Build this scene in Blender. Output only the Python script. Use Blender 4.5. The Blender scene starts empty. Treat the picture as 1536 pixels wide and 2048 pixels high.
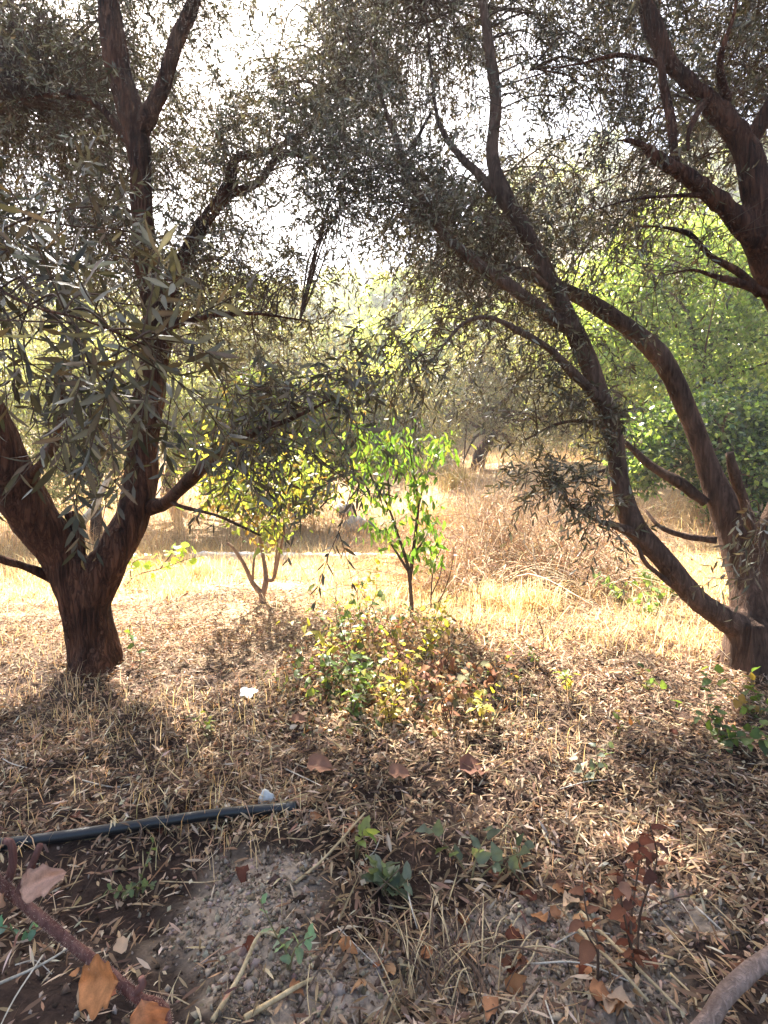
import bpy, math
import numpy as np
from mathutils import Vector, Matrix
R = np.random.default_rng(7)
S = bpy.context.scene
COL = S.collection

# ------------------------------------------------------------------ camera, sky, sun, exposure
F = 1100.0                       # focal length in photograph pixels (photograph 1536 x 2048)
PITCH = math.radians(3.85)       # looking slightly down
CAM_H = 1.0
cam = bpy.data.cameras.new('camera'); cam_o = bpy.data.objects.new('camera', cam); COL.objects.link(cam_o)
cam.sensor_fit = 'VERTICAL'; cam.sensor_height = 36; cam.lens = F / 2048 * 36
cam.clip_start = 0.02; cam.clip_end = 3000
cam_o.location = (0, 0, CAM_H); cam_o.rotation_euler = (math.pi / 2 - PITCH, 0, 0)
S.camera = cam_o
SUN_EL, SUN_AZ = math.radians(47), math.radians(-20)      # azimuth from +Y towards +X
SDIR = np.array([math.sin(SUN_AZ) * math.cos(SUN_EL), math.cos(SUN_AZ) * math.cos(SUN_EL), math.sin(SUN_EL)])
w = bpy.data.worlds.new('World'); S.world = w; w.use_nodes = True
nt = w.node_tree; bg = nt.nodes['Background']
sk = nt.nodes.new('ShaderNodeTexSky'); sk.sky_type = 'NISHITA'; sk.sun_disc = False
sk.sun_elevation = SUN_EL; sk.sun_rotation = SUN_AZ
sk.air_density = 1.0; sk.dust_density = 3.0; sk.ozone_density = 1.0; sk.altitude = 100
nt.links.new(sk.outputs[0], bg.inputs[0]); bg.inputs[1].default_value = 0.062
sl = bpy.data.lights.new('sun', 'SUN'); sl.energy = 5.0; sl.angle = math.radians(0.53); sl.color = (1, 0.93, 0.82)
so = bpy.data.objects.new('sun', sl); COL.objects.link(so); so.location = (0, 0, 30)
so.rotation_euler = Vector(SDIR).to_track_quat('Z', 'Y').to_euler()
S.view_settings.view_transform = 'Standard'; S.view_settings.look = 'None'
S.view_settings.exposure = 2.85; S.view_settings.gamma = 1
S.render.engine = 'CYCLES'
S.cycles.max_bounces = 6; S.cycles.diffuse_bounces = 3; S.cycles.transmission_bounces = 4; S.cycles.glossy_bounces = 2
S.cycles.caustics_reflective = False; S.cycles.caustics_refractive = False

# ------------------------------------------------------------------ noise, pixels to rays
LAT = R.random((64, 64, 64)).astype(np.float32)
def vnoise(x, y, z=0.0):
    x, y, z = np.broadcast_arrays(np.asarray(x, float), np.asarray(y, float), np.asarray(z, float))
    xi, yi, zi = np.floor(x).astype(int), np.floor(y).astype(int), np.floor(z).astype(int)
    fx, fy, fz = x - xi, y - yi, z - zi
    fx, fy, fz = [t * t * (3 - 2 * t) for t in (fx, fy, fz)]
    g = lambda a, b, c: LAT[(xi + a) & 63, (yi + b) & 63, (zi + c) & 63]
    l = lambda a, b, t: a + (b - a) * t
    return l(l(l(g(0,0,0), g(1,0,0), fx), l(g(0,1,0), g(1,1,0), fx), fy),
             l(l(g(0,0,1), g(1,0,1), fx), l(g(0,1,1), g(1,1,1), fx), fy), fz) * 2 - 1
def fbm(x, y, z=0.0, o=4):
    s, a, k = 0, 1.0, 1.0
    for i in range(o):
        s = s + a * vnoise(np.asarray(x) * k + 13.7 * i, np.asarray(y) * k + 7.1 * i, np.asarray(z) * k); a *= 0.5; k *= 2.03
    return s
def sstep(a, b, x):
    t = np.clip((np.asarray(x, float) - a) / (b - a), 0, 1); return t * t * (3 - 2 * t)
def unit(v):
    v = np.asarray(v, float); return v / np.maximum(np.linalg.norm(v, axis=-1, keepdims=True), 1e-9)
def ray(px, py):
    xc, yc = (px - 768) / F, (1024 - py) / F
    return np.array([xc, math.cos(PITCH) + yc * math.sin(PITCH), -math.sin(PITCH) + yc * math.cos(PITCH)])
def P(px, py, d):                 # the point at forward distance d along a photograph pixel
    r = ray(px, py); return np.array([0, 0, CAM_H]) + r * (d / r[1])
def proj(p):
    p = np.asarray(p, float) - np.array([0, 0, CAM_H])
    fw = p[..., 1] * math.cos(PITCH) - p[..., 2] * math.sin(PITCH)
    up = p[..., 1] * math.sin(PITCH) + p[..., 2] * math.cos(PITCH)
    fw = np.where(fw < 0.05, 0.05, fw)
    return 768 + F * p[..., 0] / fw, 1024 - F * up / fw, fw

def gz(x, y):                     # height of the terrain
    x, y = np.asarray(x, float), np.asarray(y, float)
    z = 0.035 * fbm(x * 0.9 + 3, y * 0.9, 0, 3) + 0.012 * fbm(x * 5, y * 5 + 9, 0, 3)
    z = z + sstep(0.3, 1, y) * sstep(6, 3, y) * 0.014 * fbm(x * 16, y * 16, 3, 3)
    z = z + 0.07 * np.exp(-((x + 0.95) ** 2 + (y - 4.3) ** 2) / 0.7)
    z = z + 0.045 * np.exp(-((x - 0.0) ** 2 / 0.5 + (y - 3.0) ** 2 / 0.4))
    z = z - 0.07 * np.exp(-((x + 0.75) ** 2 / 0.25 + (y - 1.25) ** 2 / 0.05))
    z = z + 0.04 * np.exp(-((x + 0.30) ** 2 / 0.03 + (y - 1.36) ** 2 / 0.05))
    z = z + (0.95 + 0.35 * sstep(0.3, 3, x)) * sstep(7.0, 12.8, y + 0.25 * fbm(x * 0.5, y * 0.3, 0, 2))
    hill = 0.39 + 0.26 * sstep(3, 30, x) - 0.04 * sstep(0, -40, x)
    hy = np.clip(y - 14, 0, None); hy = np.where(hy > 86, 86 + (hy - 86) * 0.04, hy)
    z = z + hill * hy * (1 + 0.08 * fbm(x * 0.04, y * 0.04, 5, 3)) + 0.25 * sstep(12, 30, y) * fbm(x * 0.3, y * 0.3, 2, 3)
    return z
def G(px, py):                    # where a photograph pixel meets the terrain
    r = ray(px, py); lo, hi = 0.2, 60.0
    for n in (160, 40, 40):
        t = (np.geomspace(lo, hi, n) if n == 160 else np.linspace(lo, hi, n)); q = np.array([0, 0, CAM_H]) + (t / r[1])[:, None] * r
        k = int(np.argmax(q[:, 2] < gz(q[:, 0], q[:, 1])))
        if k == 0: k = n - 1
        lo, hi = t[k - 1], t[k]
    return q[k]

# ------------------------------------------------------------------ materials
def new_mat(name):
    m = bpy.data.materials.new(name); m.use_nodes = True; n = m.node_tree
    return m, n, n.nodes['Principled BSDF'], n.nodes['Material Output']
def leaf_mat(name, rough=0.5, transl=0.3, spec=0.4, boost=(1.3, 1.35, 0.6)):
    m, n, b, o = new_mat(name)
    a = n.nodes.new('ShaderNodeAttribute'); a.attribute_name = 'Col'
    tc = n.nodes.new('ShaderNodeTexCoord'); no = n.nodes.new('ShaderNodeTexNoise'); no.inputs['Scale'].default_value = 35
    n.links.new(tc.outputs['Object'], no.inputs['Vector'])
    mp = n.nodes.new('ShaderNodeMapRange'); mp.inputs[3].default_value = 0.75; mp.inputs[4].default_value = 1.25
    n.links.new(no.outputs['Fac'], mp.inputs[0])
    mul = n.nodes.new('ShaderNodeVectorMath'); mul.operation = 'SCALE'
    n.links.new(a.outputs['Color'], mul.inputs[0]); n.links.new(mp.outputs[0], mul.inputs['Scale'])
    n.links.new(mul.outputs[0], b.inputs['Base Color'])
    b.inputs['Roughness'].default_value = rough; b.inputs['Specular IOR Level'].default_value = spec
    tr = n.nodes.new('ShaderNodeBsdfTranslucent'); m2 = n.nodes.new('ShaderNodeVectorMath'); m2.operation = 'MULTIPLY'
    m2.inputs[1].default_value = boost; n.links.new(mul.outputs[0], m2.inputs[0]); n.links.new(m2.outputs[0], tr.inputs['Color'])
    mx = n.nodes.new('ShaderNodeMixShader'); mx.inputs[0].default_value = transl
    n.links.new(b.outputs[0], mx.inputs[1]); n.links.new(tr.outputs[0], mx.inputs[2]); n.links.new(mx.outputs[0], o.inputs['Surface'])
    return m
def bark_mat(name, c1, c2, scale=1.0, bump=0.6, crack=0.95):
    m, n, b, o = new_mat(name)
    tc = n.nodes.new('ShaderNodeTexCoord'); mp = n.nodes.new('ShaderNodeMapping'); mp.inputs['Scale'].default_value = (scale * 30, scale * 30, scale * 4.5)
    n.links.new(tc.outputs['Object'], mp.inputs['Vector'])
    n1 = n.nodes.new('ShaderNodeTexNoise'); n1.inputs['Scale'].default_value = 1; n1.inputs['Detail'].default_value = 6; n1.inputs['Distortion'].default_value = 1.2
    n.links.new(mp.outputs[0], n1.inputs['Vector'])
    n2 = n.nodes.new('ShaderNodeTexNoise'); n2.inputs['Scale'].default_value = 5 * scale; n2.inputs['Detail'].default_value = 3
    n.links.new(tc.outputs['Object'], n2.inputs['Vector'])
    ad = n.nodes.new('ShaderNodeMath'); ad.operation = 'ADD'; n.links.new(n1.outputs['Fac'], ad.inputs[0]); n.links.new(n2.outputs['Fac'], ad.inputs[1])
    cr = n.nodes.new('ShaderNodeMapRange'); cr.inputs[1].default_value = 0.75; cr.inputs[2].default_value = 1.25
    n.links.new(ad.outputs[0], cr.inputs[0])
    mx = n.nodes.new('ShaderNodeMix'); mx.data_type = 'RGBA'; mx.inputs[6].default_value = (*c1, 1); mx.inputs[7].default_value = (*c2, 1)
    n.links.new(cr.outputs[0], mx.inputs[0])
    # cracks between bark plates
    vm = n.nodes.new('ShaderNodeVectorMath'); vm.operation = 'MULTIPLY_ADD'; vm.inputs[1].default_value = (2.6, 2.6, 2.6); n.links.new(n1.outputs['Color'], vm.inputs[0]); n.links.new(mp.outputs[0], vm.inputs[2])
    vo = n.nodes.new('ShaderNodeTexVoronoi'); vo.feature = 'DISTANCE_TO_EDGE'; vo.inputs['Scale'].default_value = 1.3; n.links.new(vm.outputs[0], vo.inputs['Vector'])
    ck = n.nodes.new('ShaderNodeMapRange'); ck.inputs[1].default_value = 0.0; ck.inputs[2].default_value = 0.16; ck.inputs[3].default_value = crack; ck.inputs[4].default_value = 1.0; n.links.new(vo.outputs['Distance'], ck.inputs[0])
    sc = n.nodes.new('ShaderNodeVectorMath'); sc.operation = 'SCALE'; n.links.new(mx.outputs[2], sc.inputs[0]); n.links.new(ck.outputs[0], sc.inputs['Scale']); n.links.new(sc.outputs[0], b.inputs['Base Color'])
    b.inputs['Roughness'].default_value = 0.9; b.inputs['Specular IOR Level'].default_value = 0.2
    hm = n.nodes.new('ShaderNodeMath'); hm.operation = 'MULTIPLY_ADD'; hm.inputs[1].default_value = 0.5; n.links.new(n1.outputs['Fac'], hm.inputs[0]); n.links.new(ck.outputs[0], hm.inputs[2])
    bp = n.nodes.new('ShaderNodeBump'); bp.inputs['Strength'].default_value = min(1, bump * 1.6); bp.inputs['Distance'].default_value = 0.02
    n.links.new(hm.outputs[0], bp.inputs['Height']); n.links.new(bp.outputs[0], b.inputs['Normal'])
    return m
def attr_mat(name, rough=0.9, nscale=60, lo=0.6, hi=1.35, bump=0.5, dist=0.01, spec=0.2):
    m, n, b, o = new_mat(name)
    a = n.nodes.new('ShaderNodeAttribute'); a.attribute_name = 'Col'
    tc = n.nodes.new('ShaderNodeTexCoord'); no = n.nodes.new('ShaderNodeTexNoise'); no.inputs['Scale'].default_value = nscale; no.inputs['Detail'].default_value = 6
    n.links.new(tc.outputs['Object'], no.inputs['Vector'])
    mp = n.nodes.new('ShaderNodeMapRange'); mp.inputs[1].default_value = 0.25; mp.inputs[2].default_value = 0.75; mp.inputs[3].default_value = lo; mp.inputs[4].default_value = hi
    n.links.new(no.outputs['Fac'], mp.inputs[0])
    mul = n.nodes.new('ShaderNodeVectorMath'); mul.operation = 'SCALE'
    n.links.new(a.outputs['Color'], mul.inputs[0]); n.links.new(mp.outputs[0], mul.inputs['Scale']); n.links.new(mul.outputs[0], b.inputs['Base Color'])
    b.inputs['Roughness'].default_value = rough; b.inputs['Specular IOR Level'].default_value = spec
    bp = n.nodes.new('ShaderNodeBump'); bp.inputs['Strength'].default_value = bump; bp.inputs['Distance'].default_value = dist
    n.links.new(no.outputs['Fac'], bp.inputs['Height']); n.links.new(bp.outputs[0], b.inputs['Normal'])
    return m
M_OLIVE = leaf_mat('olive_leaf', 0.5, 0.26, 0.35, (1.2, 1.1, 0.6))
M_LEAF = leaf_mat('green_leaf', 0.45, 0.55, 0.45, (1.4, 1.35, 0.6))
M_IVY = leaf_mat('ivy_leaf', 0.3, 0.5, 0.6, (1.5, 1.5, 0.6))
M_DRY = leaf_mat('dry_leaf', 0.75, 0.2, 0.2, (1.2, 0.9, 0.6))
M_STRAW = leaf_mat('straw', 0.6, 0.5, 0.3, (1.25, 1.12, 0.85))
M_BARK_RED = bark_mat('olive_bark_reddish', (0.032, 0.013, 0.008), (0.16, 0.066, 0.036), 1.0, 0.6, 0.6)
M_BARK = bark_mat('olive_bark_grey', (0.060, 0.035, 0.024), (0.19, 0.112, 0.078), 1.0, 0.5, 0.75)
M_TWIG = bark_mat('twig_bark', (0.06, 0.036, 0.025), (0.15, 0.095, 0.065), 3, 0.2)
M_TAN = bark_mat('tan_bark', (0.20, 0.115, 0.075), (0.42, 0.27, 0.18), 2, 0.3)
M_STEM = bark_mat('green_stem', (0.13, 0.10, 0.05), (0.24, 0.19, 0.09), 3, 0.2)
M_REDSTEM = bark_mat('fuzzy_stem', (0.12, 0.05, 0.042), (0.25, 0.125, 0.10), 4, 0.5)
M_PALE = bark_mat('pale_wood', (0.33, 0.28, 0.22), (0.62, 0.56, 0.47), 2, 0.4)
M_STRAWST = bark_mat('straw_stem', (0.36, 0.25, 0.13), (0.58, 0.44, 0.26), 3, 0.2)
M_GROUND = attr_mat('soil', 0.95, 45, 0.55, 1.4, 0.8, 0.02)
M_CLOD = attr_mat('soil_crumb', 0.95, 120, 0.7, 1.25, 0.6, 0.004)
M_STONE = attr_mat('stone', 0.9, 30, 0.7, 1.25, 0.6, 0.01)
M_PIPE = attr_mat('black_polythene', 0.38, 220, 0.8, 1.3, 0.15, 0.002, 0.5)

# ------------------------------------------------------------------ mesh helpers
def mesh_np(name, V, Fs, cols=None, mat=None, smooth=True):
    V = np.asarray(V, np.float32).reshape(-1, 3); me = bpy.data.meshes.new(name)
    if not isinstance(Fs, list): Fs = [Fs]
    Fs = [np.asarray(f, np.int32) for f in Fs if len(f)]
    loops = np.concatenate([f.ravel() for f in Fs]); tot = np.concatenate([np.full(len(f), f.shape[1], np.int32) for f in Fs])
    start = np.concatenate([[0], np.cumsum(tot)[:-1]]).astype(np.int32)
    me.vertices.add(len(V)); me.vertices.foreach_set('co', V.ravel())
    me.loops.add(len(loops)); me.loops.foreach_set('vertex_index', loops)
    me.polygons.add(len(tot)); me.polygons.foreach_set('loop_start', start)
    if smooth: me.polygons.foreach_set('use_smooth', np.ones(len(tot), bool))
    if cols is not None:
        c = np.asarray(cols, np.float32)
        if c.ndim == 1: c = np.tile(c, (len(V), 1))
        c = np.concatenate([np.clip(c, 0, 1), np.ones((len(V), 1), np.float32)], 1)
        a = me.color_attributes.new('Col', 'FLOAT_COLOR', 'POINT'); a.data.foreach_set('color', c.ravel())
    me.update(calc_edges=True)
    if mat: me.materials.append(mat)
    return me
def link(name, me, parent=None, loc=None):
    o = bpy.data.objects.new(name, me); COL.objects.link(o)
    if parent is not None: o.parent = parent
    if loc is not None: o.location = loc
    return o
def tag(o, label, cat, group=None, kind=None):
    if label: o['label'] = label
    if cat: o['category'] = cat
    if group: o['group'] = group
    if kind: o['kind'] = kind
    return o
def thing(name, label, cat, loc, group=None):
    o = link(name, None, None, loc); o.empty_display_size = 0.1; return tag(o, label, cat, group)
def part(name, V, Fs, root, cols=None, mat=None, kind=None, smooth=True, parent=None):
    base = np.array(root.location)
    o = link(name, mesh_np(name, np.asarray(V) - base, Fs, cols, mat, smooth), parent or root)
    if kind: o['kind'] = kind
    return o
class Buf:
    def __init__(s): s.V, s.Q, s.T, s.C, s.n = [], [], [], [], 0
    def add(s, V, Q=None, T=None, C=None):
        V = np.asarray(V, float)
        if Q is not None and len(Q): s.Q.append(np.asarray(Q) + s.n)
        if T is not None and len(T): s.T.append(np.asarray(T) + s.n)
        s.V.append(V); s.n += len(V)
        if C is not None: s.C.append(np.broadcast_to(np.asarray(C, float), (len(V), 3)))
    def get(s):
        return np.concatenate(s.V), [np.concatenate(q) for q in (s.Q, s.T) if q], (np.concatenate(s.C) if s.C else None)
    def part(s, name, root, mat, kind=None, parent=None, smooth=True):
        V, Fs, C = s.get(); return part(name, V, Fs, root, C, mat, kind, smooth, parent)
def smooth_path(pts, k=6):
    p = np.asarray(pts, float)
    if len(p) < 3: return np.array([p[0] + (p[-1] - p[0]) * t for t in np.linspace(0, 1, k + 1)])
    q = np.vstack([2 * p[0] - p[1], p, 2 * p[-1] - p[-2]]); out = []
    for i in range(1, len(q) - 2):
        t = np.linspace(0, 1, k, endpoint=False)[:, None]; a, b, c, d = q[i-1], q[i], q[i+1], q[i+2]
        out.append(0.5 * (2*b + (c-a)*t + (2*a-5*b+4*c-d)*t**2 + (3*b-a-3*c+d)*t**3))
    return np.vstack(out + [q[-2][None]])
def tube(path, rad, sides=8, rough=0.0):
    p = np.asarray(path, float); m = len(p); rad = np.broadcast_to(np.asarray(rad, float), (m,)).copy()
    T = unit(np.gradient(p, axis=0)); up = np.array([0, 0, 1.]) if abs(T[0][2]) < 0.9 else np.array([1., 0, 0])
    U = []; u = unit(np.cross(T[0], up))
    for i in range(m):
        u = unit(u - T[i] * np.dot(u, T[i])); U.append(u)
    U = np.array(U); W = np.cross(T, U); a = np.arange(sides) / sides * 2 * math.pi
    rr = rad[:, None] * (1 + rough * R.normal(size=(m, sides)))
    V = p[:, None] + rr[..., None] * (np.cos(a)[None, :, None] * U[:, None] + np.sin(a)[None, :, None] * W[:, None])
    V = np.vstack([V.reshape(-1, 3), p[:1], p[-1:]])
    i = np.arange(m - 1)[:, None] * sides; j = np.arange(sides)[None]; j2 = (j + 1) % sides
    Q = np.stack([i + j, i + j2, i + sides + j2, i + sides + j], -1).reshape(-1, 4)
    k = np.arange(sides); e = (m - 1) * sides
    T3 = np.vstack([np.stack([(k + 1) % sides, k, np.full(sides, m * sides)], 1), np.stack([e + k, e + (k + 1) % sides, np.full(sides, m * sides + 1)], 1)])
    return V, Q, T3
def tubes3(Pm, rad):              # many thin three-sided stems at once: Pm (N, m, 3)
    N, m, _ = Pm.shape; T = unit(np.gradient(Pm, axis=1)); U = unit(np.cross(T, np.array([0.31, 0.52, 0.79]))); W = np.cross(T, U); a = np.arange(3) / 3 * 2 * math.pi
    V = Pm[:, :, None] + np.asarray(rad)[None, :, None, None] * (np.cos(a)[:, None] * U[:, :, None] + np.sin(a)[:, None] * W[:, :, None])
    i = np.arange(m - 1)[:, None] * 3; j = np.arange(3)[None]; j2 = (j + 1) % 3
    Q = np.stack([i + j, i + j2, i + 3 + j2, i + 3 + j], -1).reshape(1, -1, 4) + (np.arange(N) * m * 3)[:, None, None]
    return V.reshape(-1, 3), Q.reshape(-1, 4)
def pxpath(pts):                  # rows of (px, py, depth, width in px) -> points and radii in metres
    q = np.array([[*P(a, b, d), 0.5 * w_ * d / F] for a, b, d, w_ in pts]); return q
# leaf sheets, many at a time
def leaves2(pos, t, n, L, Wd, curl, col):
    N = len(pos); t = unit(t); n = unit(n - t * np.sum(n * t, 1, keepdims=True)); b = np.cross(n, t)
    u = np.array([0, .45, .45, 1.]); v = np.array([0, -.5, .5, 0])
    V = pos[:, None] + t[:, None] * (u[None, :, None] * L[:, None, None]) + b[:, None] * (v[None, :, None] * Wd[:, None, None]) - n[:, None] * ((u ** 2)[None] * (curl * L)[:, None])[..., None]
    T = np.array([[0, 2, 1], [1, 2, 3]])[None] + (np.arange(N) * 4)[:, None, None]
    return V.reshape(-1, 3), T.reshape(-1, 3), np.repeat(np.broadcast_to(col, (N, 3)), 4, axis=0)
def leaves(pos, t, n, L, Wd, curl, col, fold=0.25):
    N = len(pos); t = unit(t); n = unit(n - t * np.sum(n * t, 1, keepdims=True)); b = np.cross(n, t)
    u = np.array([0, .32, .32, .7, .7, 1.]); v = np.array([0, -.5, .5, -.40, .40, 0])
    L = np.broadcast_to(L, (N,)); Wd = np.broadcast_to(Wd, (N,)); curl = np.broadcast_to(curl, (N,))
    V = (pos[:, None] + t[:, None] * (u[None, :, None] * L[:, None, None]) + b[:, None] * (v[None, :, None] * Wd[:, None, None])
         + n[:, None] * ((fold * np.abs(v)[None] * Wd[:, None] - (u ** 2)[None] * (curl * L)[:, None])[..., None]))
    Fq = np.array([[0, 2, 1], [1, 2, 4], [1, 4, 3], [3, 4, 5]])[None] + (np.arange(N) * 6)[:, None, None]
    return V.reshape(-1, 3), Fq.reshape(-1, 3), np.repeat(np.broadcast_to(col, (N, 3)), 6, axis=0)
def pick(pal, n, jit=0.12):
    pal = np.asarray(pal, float); c = pal[R.integers(0, len(pal), n)] * (1 + jit * R.normal(size=(n, 1))) * (1 + 0.05 * R.normal(size=(n, 3)))
    return np.clip(c, 0.005, 0.95)
# one leaf as a mesh of its own: length 1 along X, blade in XY
PROF = {'lance': lambda u: np.sin(np.pi * u ** 0.9) ** 0.75, 'ovate': lambda u: np.sin(np.pi * u ** 0.62) ** 0.8,
        'long': lambda u: np.sin(np.pi * u ** 0.75) ** 0.9,
        'lobed': lambda u: np.sin(np.pi * u ** 0.7) ** 0.6 * (0.8 + 0.22 * np.cos(u * 19)),
        'round': lambda u: np.sin(np.pi * u ** 0.8) ** 0.5}
LEAFCACHE = {}
def leaf_meshes(kind, ratio, pal, mat, nvar=6, curl=0.15, fold=0.25, wav=0.04):
    key = (kind, ratio, tuple(map(tuple, pal)), mat.name, curl)
    if key in LEAFCACHE: return LEAFCACHE[key]
    out = []
    for i in range(nvar):
        u = np.array([0, .08, .22, .4, .58, .76, .9, 1.0]); wv = 0.5 * ratio * np.maximum(PROF[kind](u), 0.0); wv[0] = wv[-1] = 0.012
        c = curl * R.normal(1, 0.6); zz = -c * u ** 2; V = []
        for k in range(8):
            s1, s2 = 1 + 0.12 * R.normal(), 1 + 0.12 * R.normal()
            V += [[u[k], -wv[k] * s1, zz[k] + fold * wv[k] + wav * R.normal() * wv[k] * 4], [u[k], 0, zz[k]], [u[k], wv[k] * s2, zz[k] + fold * wv[k] + wav * R.normal() * wv[k] * 4]]
        Q = [[3*k+j, 3*k+3+j, 3*k+4+j, 3*k+1+j] for k in range(7) for j in range(2)]
        col = pick(pal, 1)[0] if i >= len(pal) else np.asarray(pal[i], float)
        cc = np.tile(col, (24, 1)); cc[1::3] *= 1.2; cc *= (1 + 0.06 * R.normal(size=(24, 1)))
        out.append(mesh_np('leaf', V, np.array(Q), cc, mat))
    LEAFCACHE[key] = out; return out
def frame(pos, t, n, s):
    t = unit(t); n = unit(n - t * np.dot(n, t)); b = np.cross(n, t)
    return Matrix(((t[0]*s, b[0]*s, n[0]*s, pos[0]), (t[1]*s, b[1]*s, n[1]*s, pos[1]), (t[2]*s, b[2]*s, n[2]*s, pos[2]), (0, 0, 0, 1)))
def leaf_obj(meshes, pos, t, n, s, root, parent=None, name='leaf'):
    o = link(name, meshes[R.integers(len(meshes))], parent or root)
    o.matrix_local = frame(np.asarray(pos) - np.array(root.location), np.asarray(t, float), np.asarray(n, float), s); return o

# ------------------------------------------------------------------ ground
def warp(n, lim, dense, k):
    u = np.linspace(-1, 1, n); return np.sinh(u * k) / np.sinh(k) * lim
gx = warp(251, 160, 1, 5.6)
gy = np.concatenate([np.linspace(-8, 0.4, 20, endpoint=False), np.linspace(0.4, 4, 150, endpoint=False), np.geomspace(4, 260, 170)])
XX, YY = np.meshgrid(gx, gy); ZZ = gz(XX, YY)
PALE_SPOTS = [(G(500, 1790), 0.20, 0.22), (G(600, 1960), 0.20, 0.10), (G(1130, 1900), 0.26, 0.15), (G(1350, 1820), 0.14, 0.10)]
def pale(x, y):
    s = np.zeros_like(np.asarray(x, float))
    for c, a, b in PALE_SPOTS: s = np.maximum(s, np.exp(-(((x - c[0]) / a) ** 2 + ((y - c[1]) / b) ** 2)))
    return np.clip(sstep(0.25, 0.6, s + 0.22 * fbm(x * 7, y * 7, 1, 3)), 0, 1)
nz = fbm(XX * 2.2, YY * 2.2, 4, 4)[..., None]
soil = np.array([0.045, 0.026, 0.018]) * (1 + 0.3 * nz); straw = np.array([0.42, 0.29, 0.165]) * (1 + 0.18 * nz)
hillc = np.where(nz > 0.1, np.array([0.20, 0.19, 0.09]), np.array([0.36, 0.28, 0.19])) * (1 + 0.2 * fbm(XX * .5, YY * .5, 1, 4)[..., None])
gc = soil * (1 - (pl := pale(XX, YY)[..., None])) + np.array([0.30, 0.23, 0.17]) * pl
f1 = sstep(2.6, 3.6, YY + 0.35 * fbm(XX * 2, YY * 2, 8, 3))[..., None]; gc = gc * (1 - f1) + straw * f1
f2 = sstep(13, 20, YY)[..., None]; gc = gc * (1 - f2) + hillc * f2
ny, nx = XX.shape; idx = np.arange(nx * ny).reshape(ny, nx)
GQ = np.stack([idx[:-1, :-1], idx[:-1, 1:], idx[1:, 1:], idx[1:, :-1]], -1).reshape(-1, 4)
ground = link('ground', mesh_np('ground', np.stack([XX, YY, ZZ], -1), GQ, gc.reshape(-1, 3), M_GROUND)); ground['kind'] = 'structure'

# ------------------------------------------------------------------ trunks: tubes fused into one skin
def fused(tubes, voxel, amp, freq=(26, 26, 6), smooth_it=6):
    b = Buf()
    for q, sides in tubes:
        V, Q, T = tube(q[:, :3], q[:, 3], sides); b.add(V, Q, T)
    V, Fs, _ = b.get(); me = mesh_np('tmp', V, Fs); o = link('tmp', me)
    md = o.modifiers.new('r', 'REMESH'); md.mode = 'VOXEL'; md.voxel_size = voxel
    ms = o.modifiers.new('s', 'SMOOTH'); ms.factor = 0.5; ms.iterations = smooth_it
    dg = bpy.context.evaluated_depsgraph_get(); e = o.evaluated_get(dg); m2 = e.to_mesh()
    n = len(m2.vertices); co = np.empty(n * 3, np.float32); no = np.empty(n * 3, np.float32)
    m2.vertices.foreach_get('co', co); m2.vertices.foreach_get('normal', no); co = co.reshape(-1, 3).astype(float); no = no.reshape(-1, 3)
    quads = np.array([list(p.vertices) for p in m2.polygons if len(p.vertices) == 4]); tris = np.array([list(p.vertices) for p in m2.polygons if len(p.vertices) == 3])
    e.to_mesh_clear(); bpy.data.objects.remove(o); bpy.data.meshes.remove(me)
    h = fbm(co[:, 0] * freq[0], co[:, 1] * freq[1], co[:, 2] * freq[2], 4); lump = fbm(co[:, 0] * 5, co[:, 1] * 5, co[:, 2] * 3.5, 2)
    ridge = 1 - 2 * np.abs(fbm(co[:, 0] * 16 + .6 * lump, co[:, 1] * 16, co[:, 2] * 3.2, 2)); foot = np.exp(-np.maximum(co[:, 2], 0) / 0.10)
    co = co + no * (amp * (0.5 * h + 0.9 * lump + 0.45 * (ridge - ridge.mean())) + foot * 0.035 * np.maximum(0, fbm(co[:, 0] * 7, co[:, 1] * 7, 3, 2)))[:, None]
    return co, [f for f in (quads, tris) if len(f)]

OLIVE_PAL = [(0.095, 0.086, 0.055), (0.12, 0.11, 0.072), (0.068, 0.06, 0.038), (0.17, 0.158, 0.115), (0.24, 0.225, 0.175), (0.13, 0.097, 0.058)]

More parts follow.
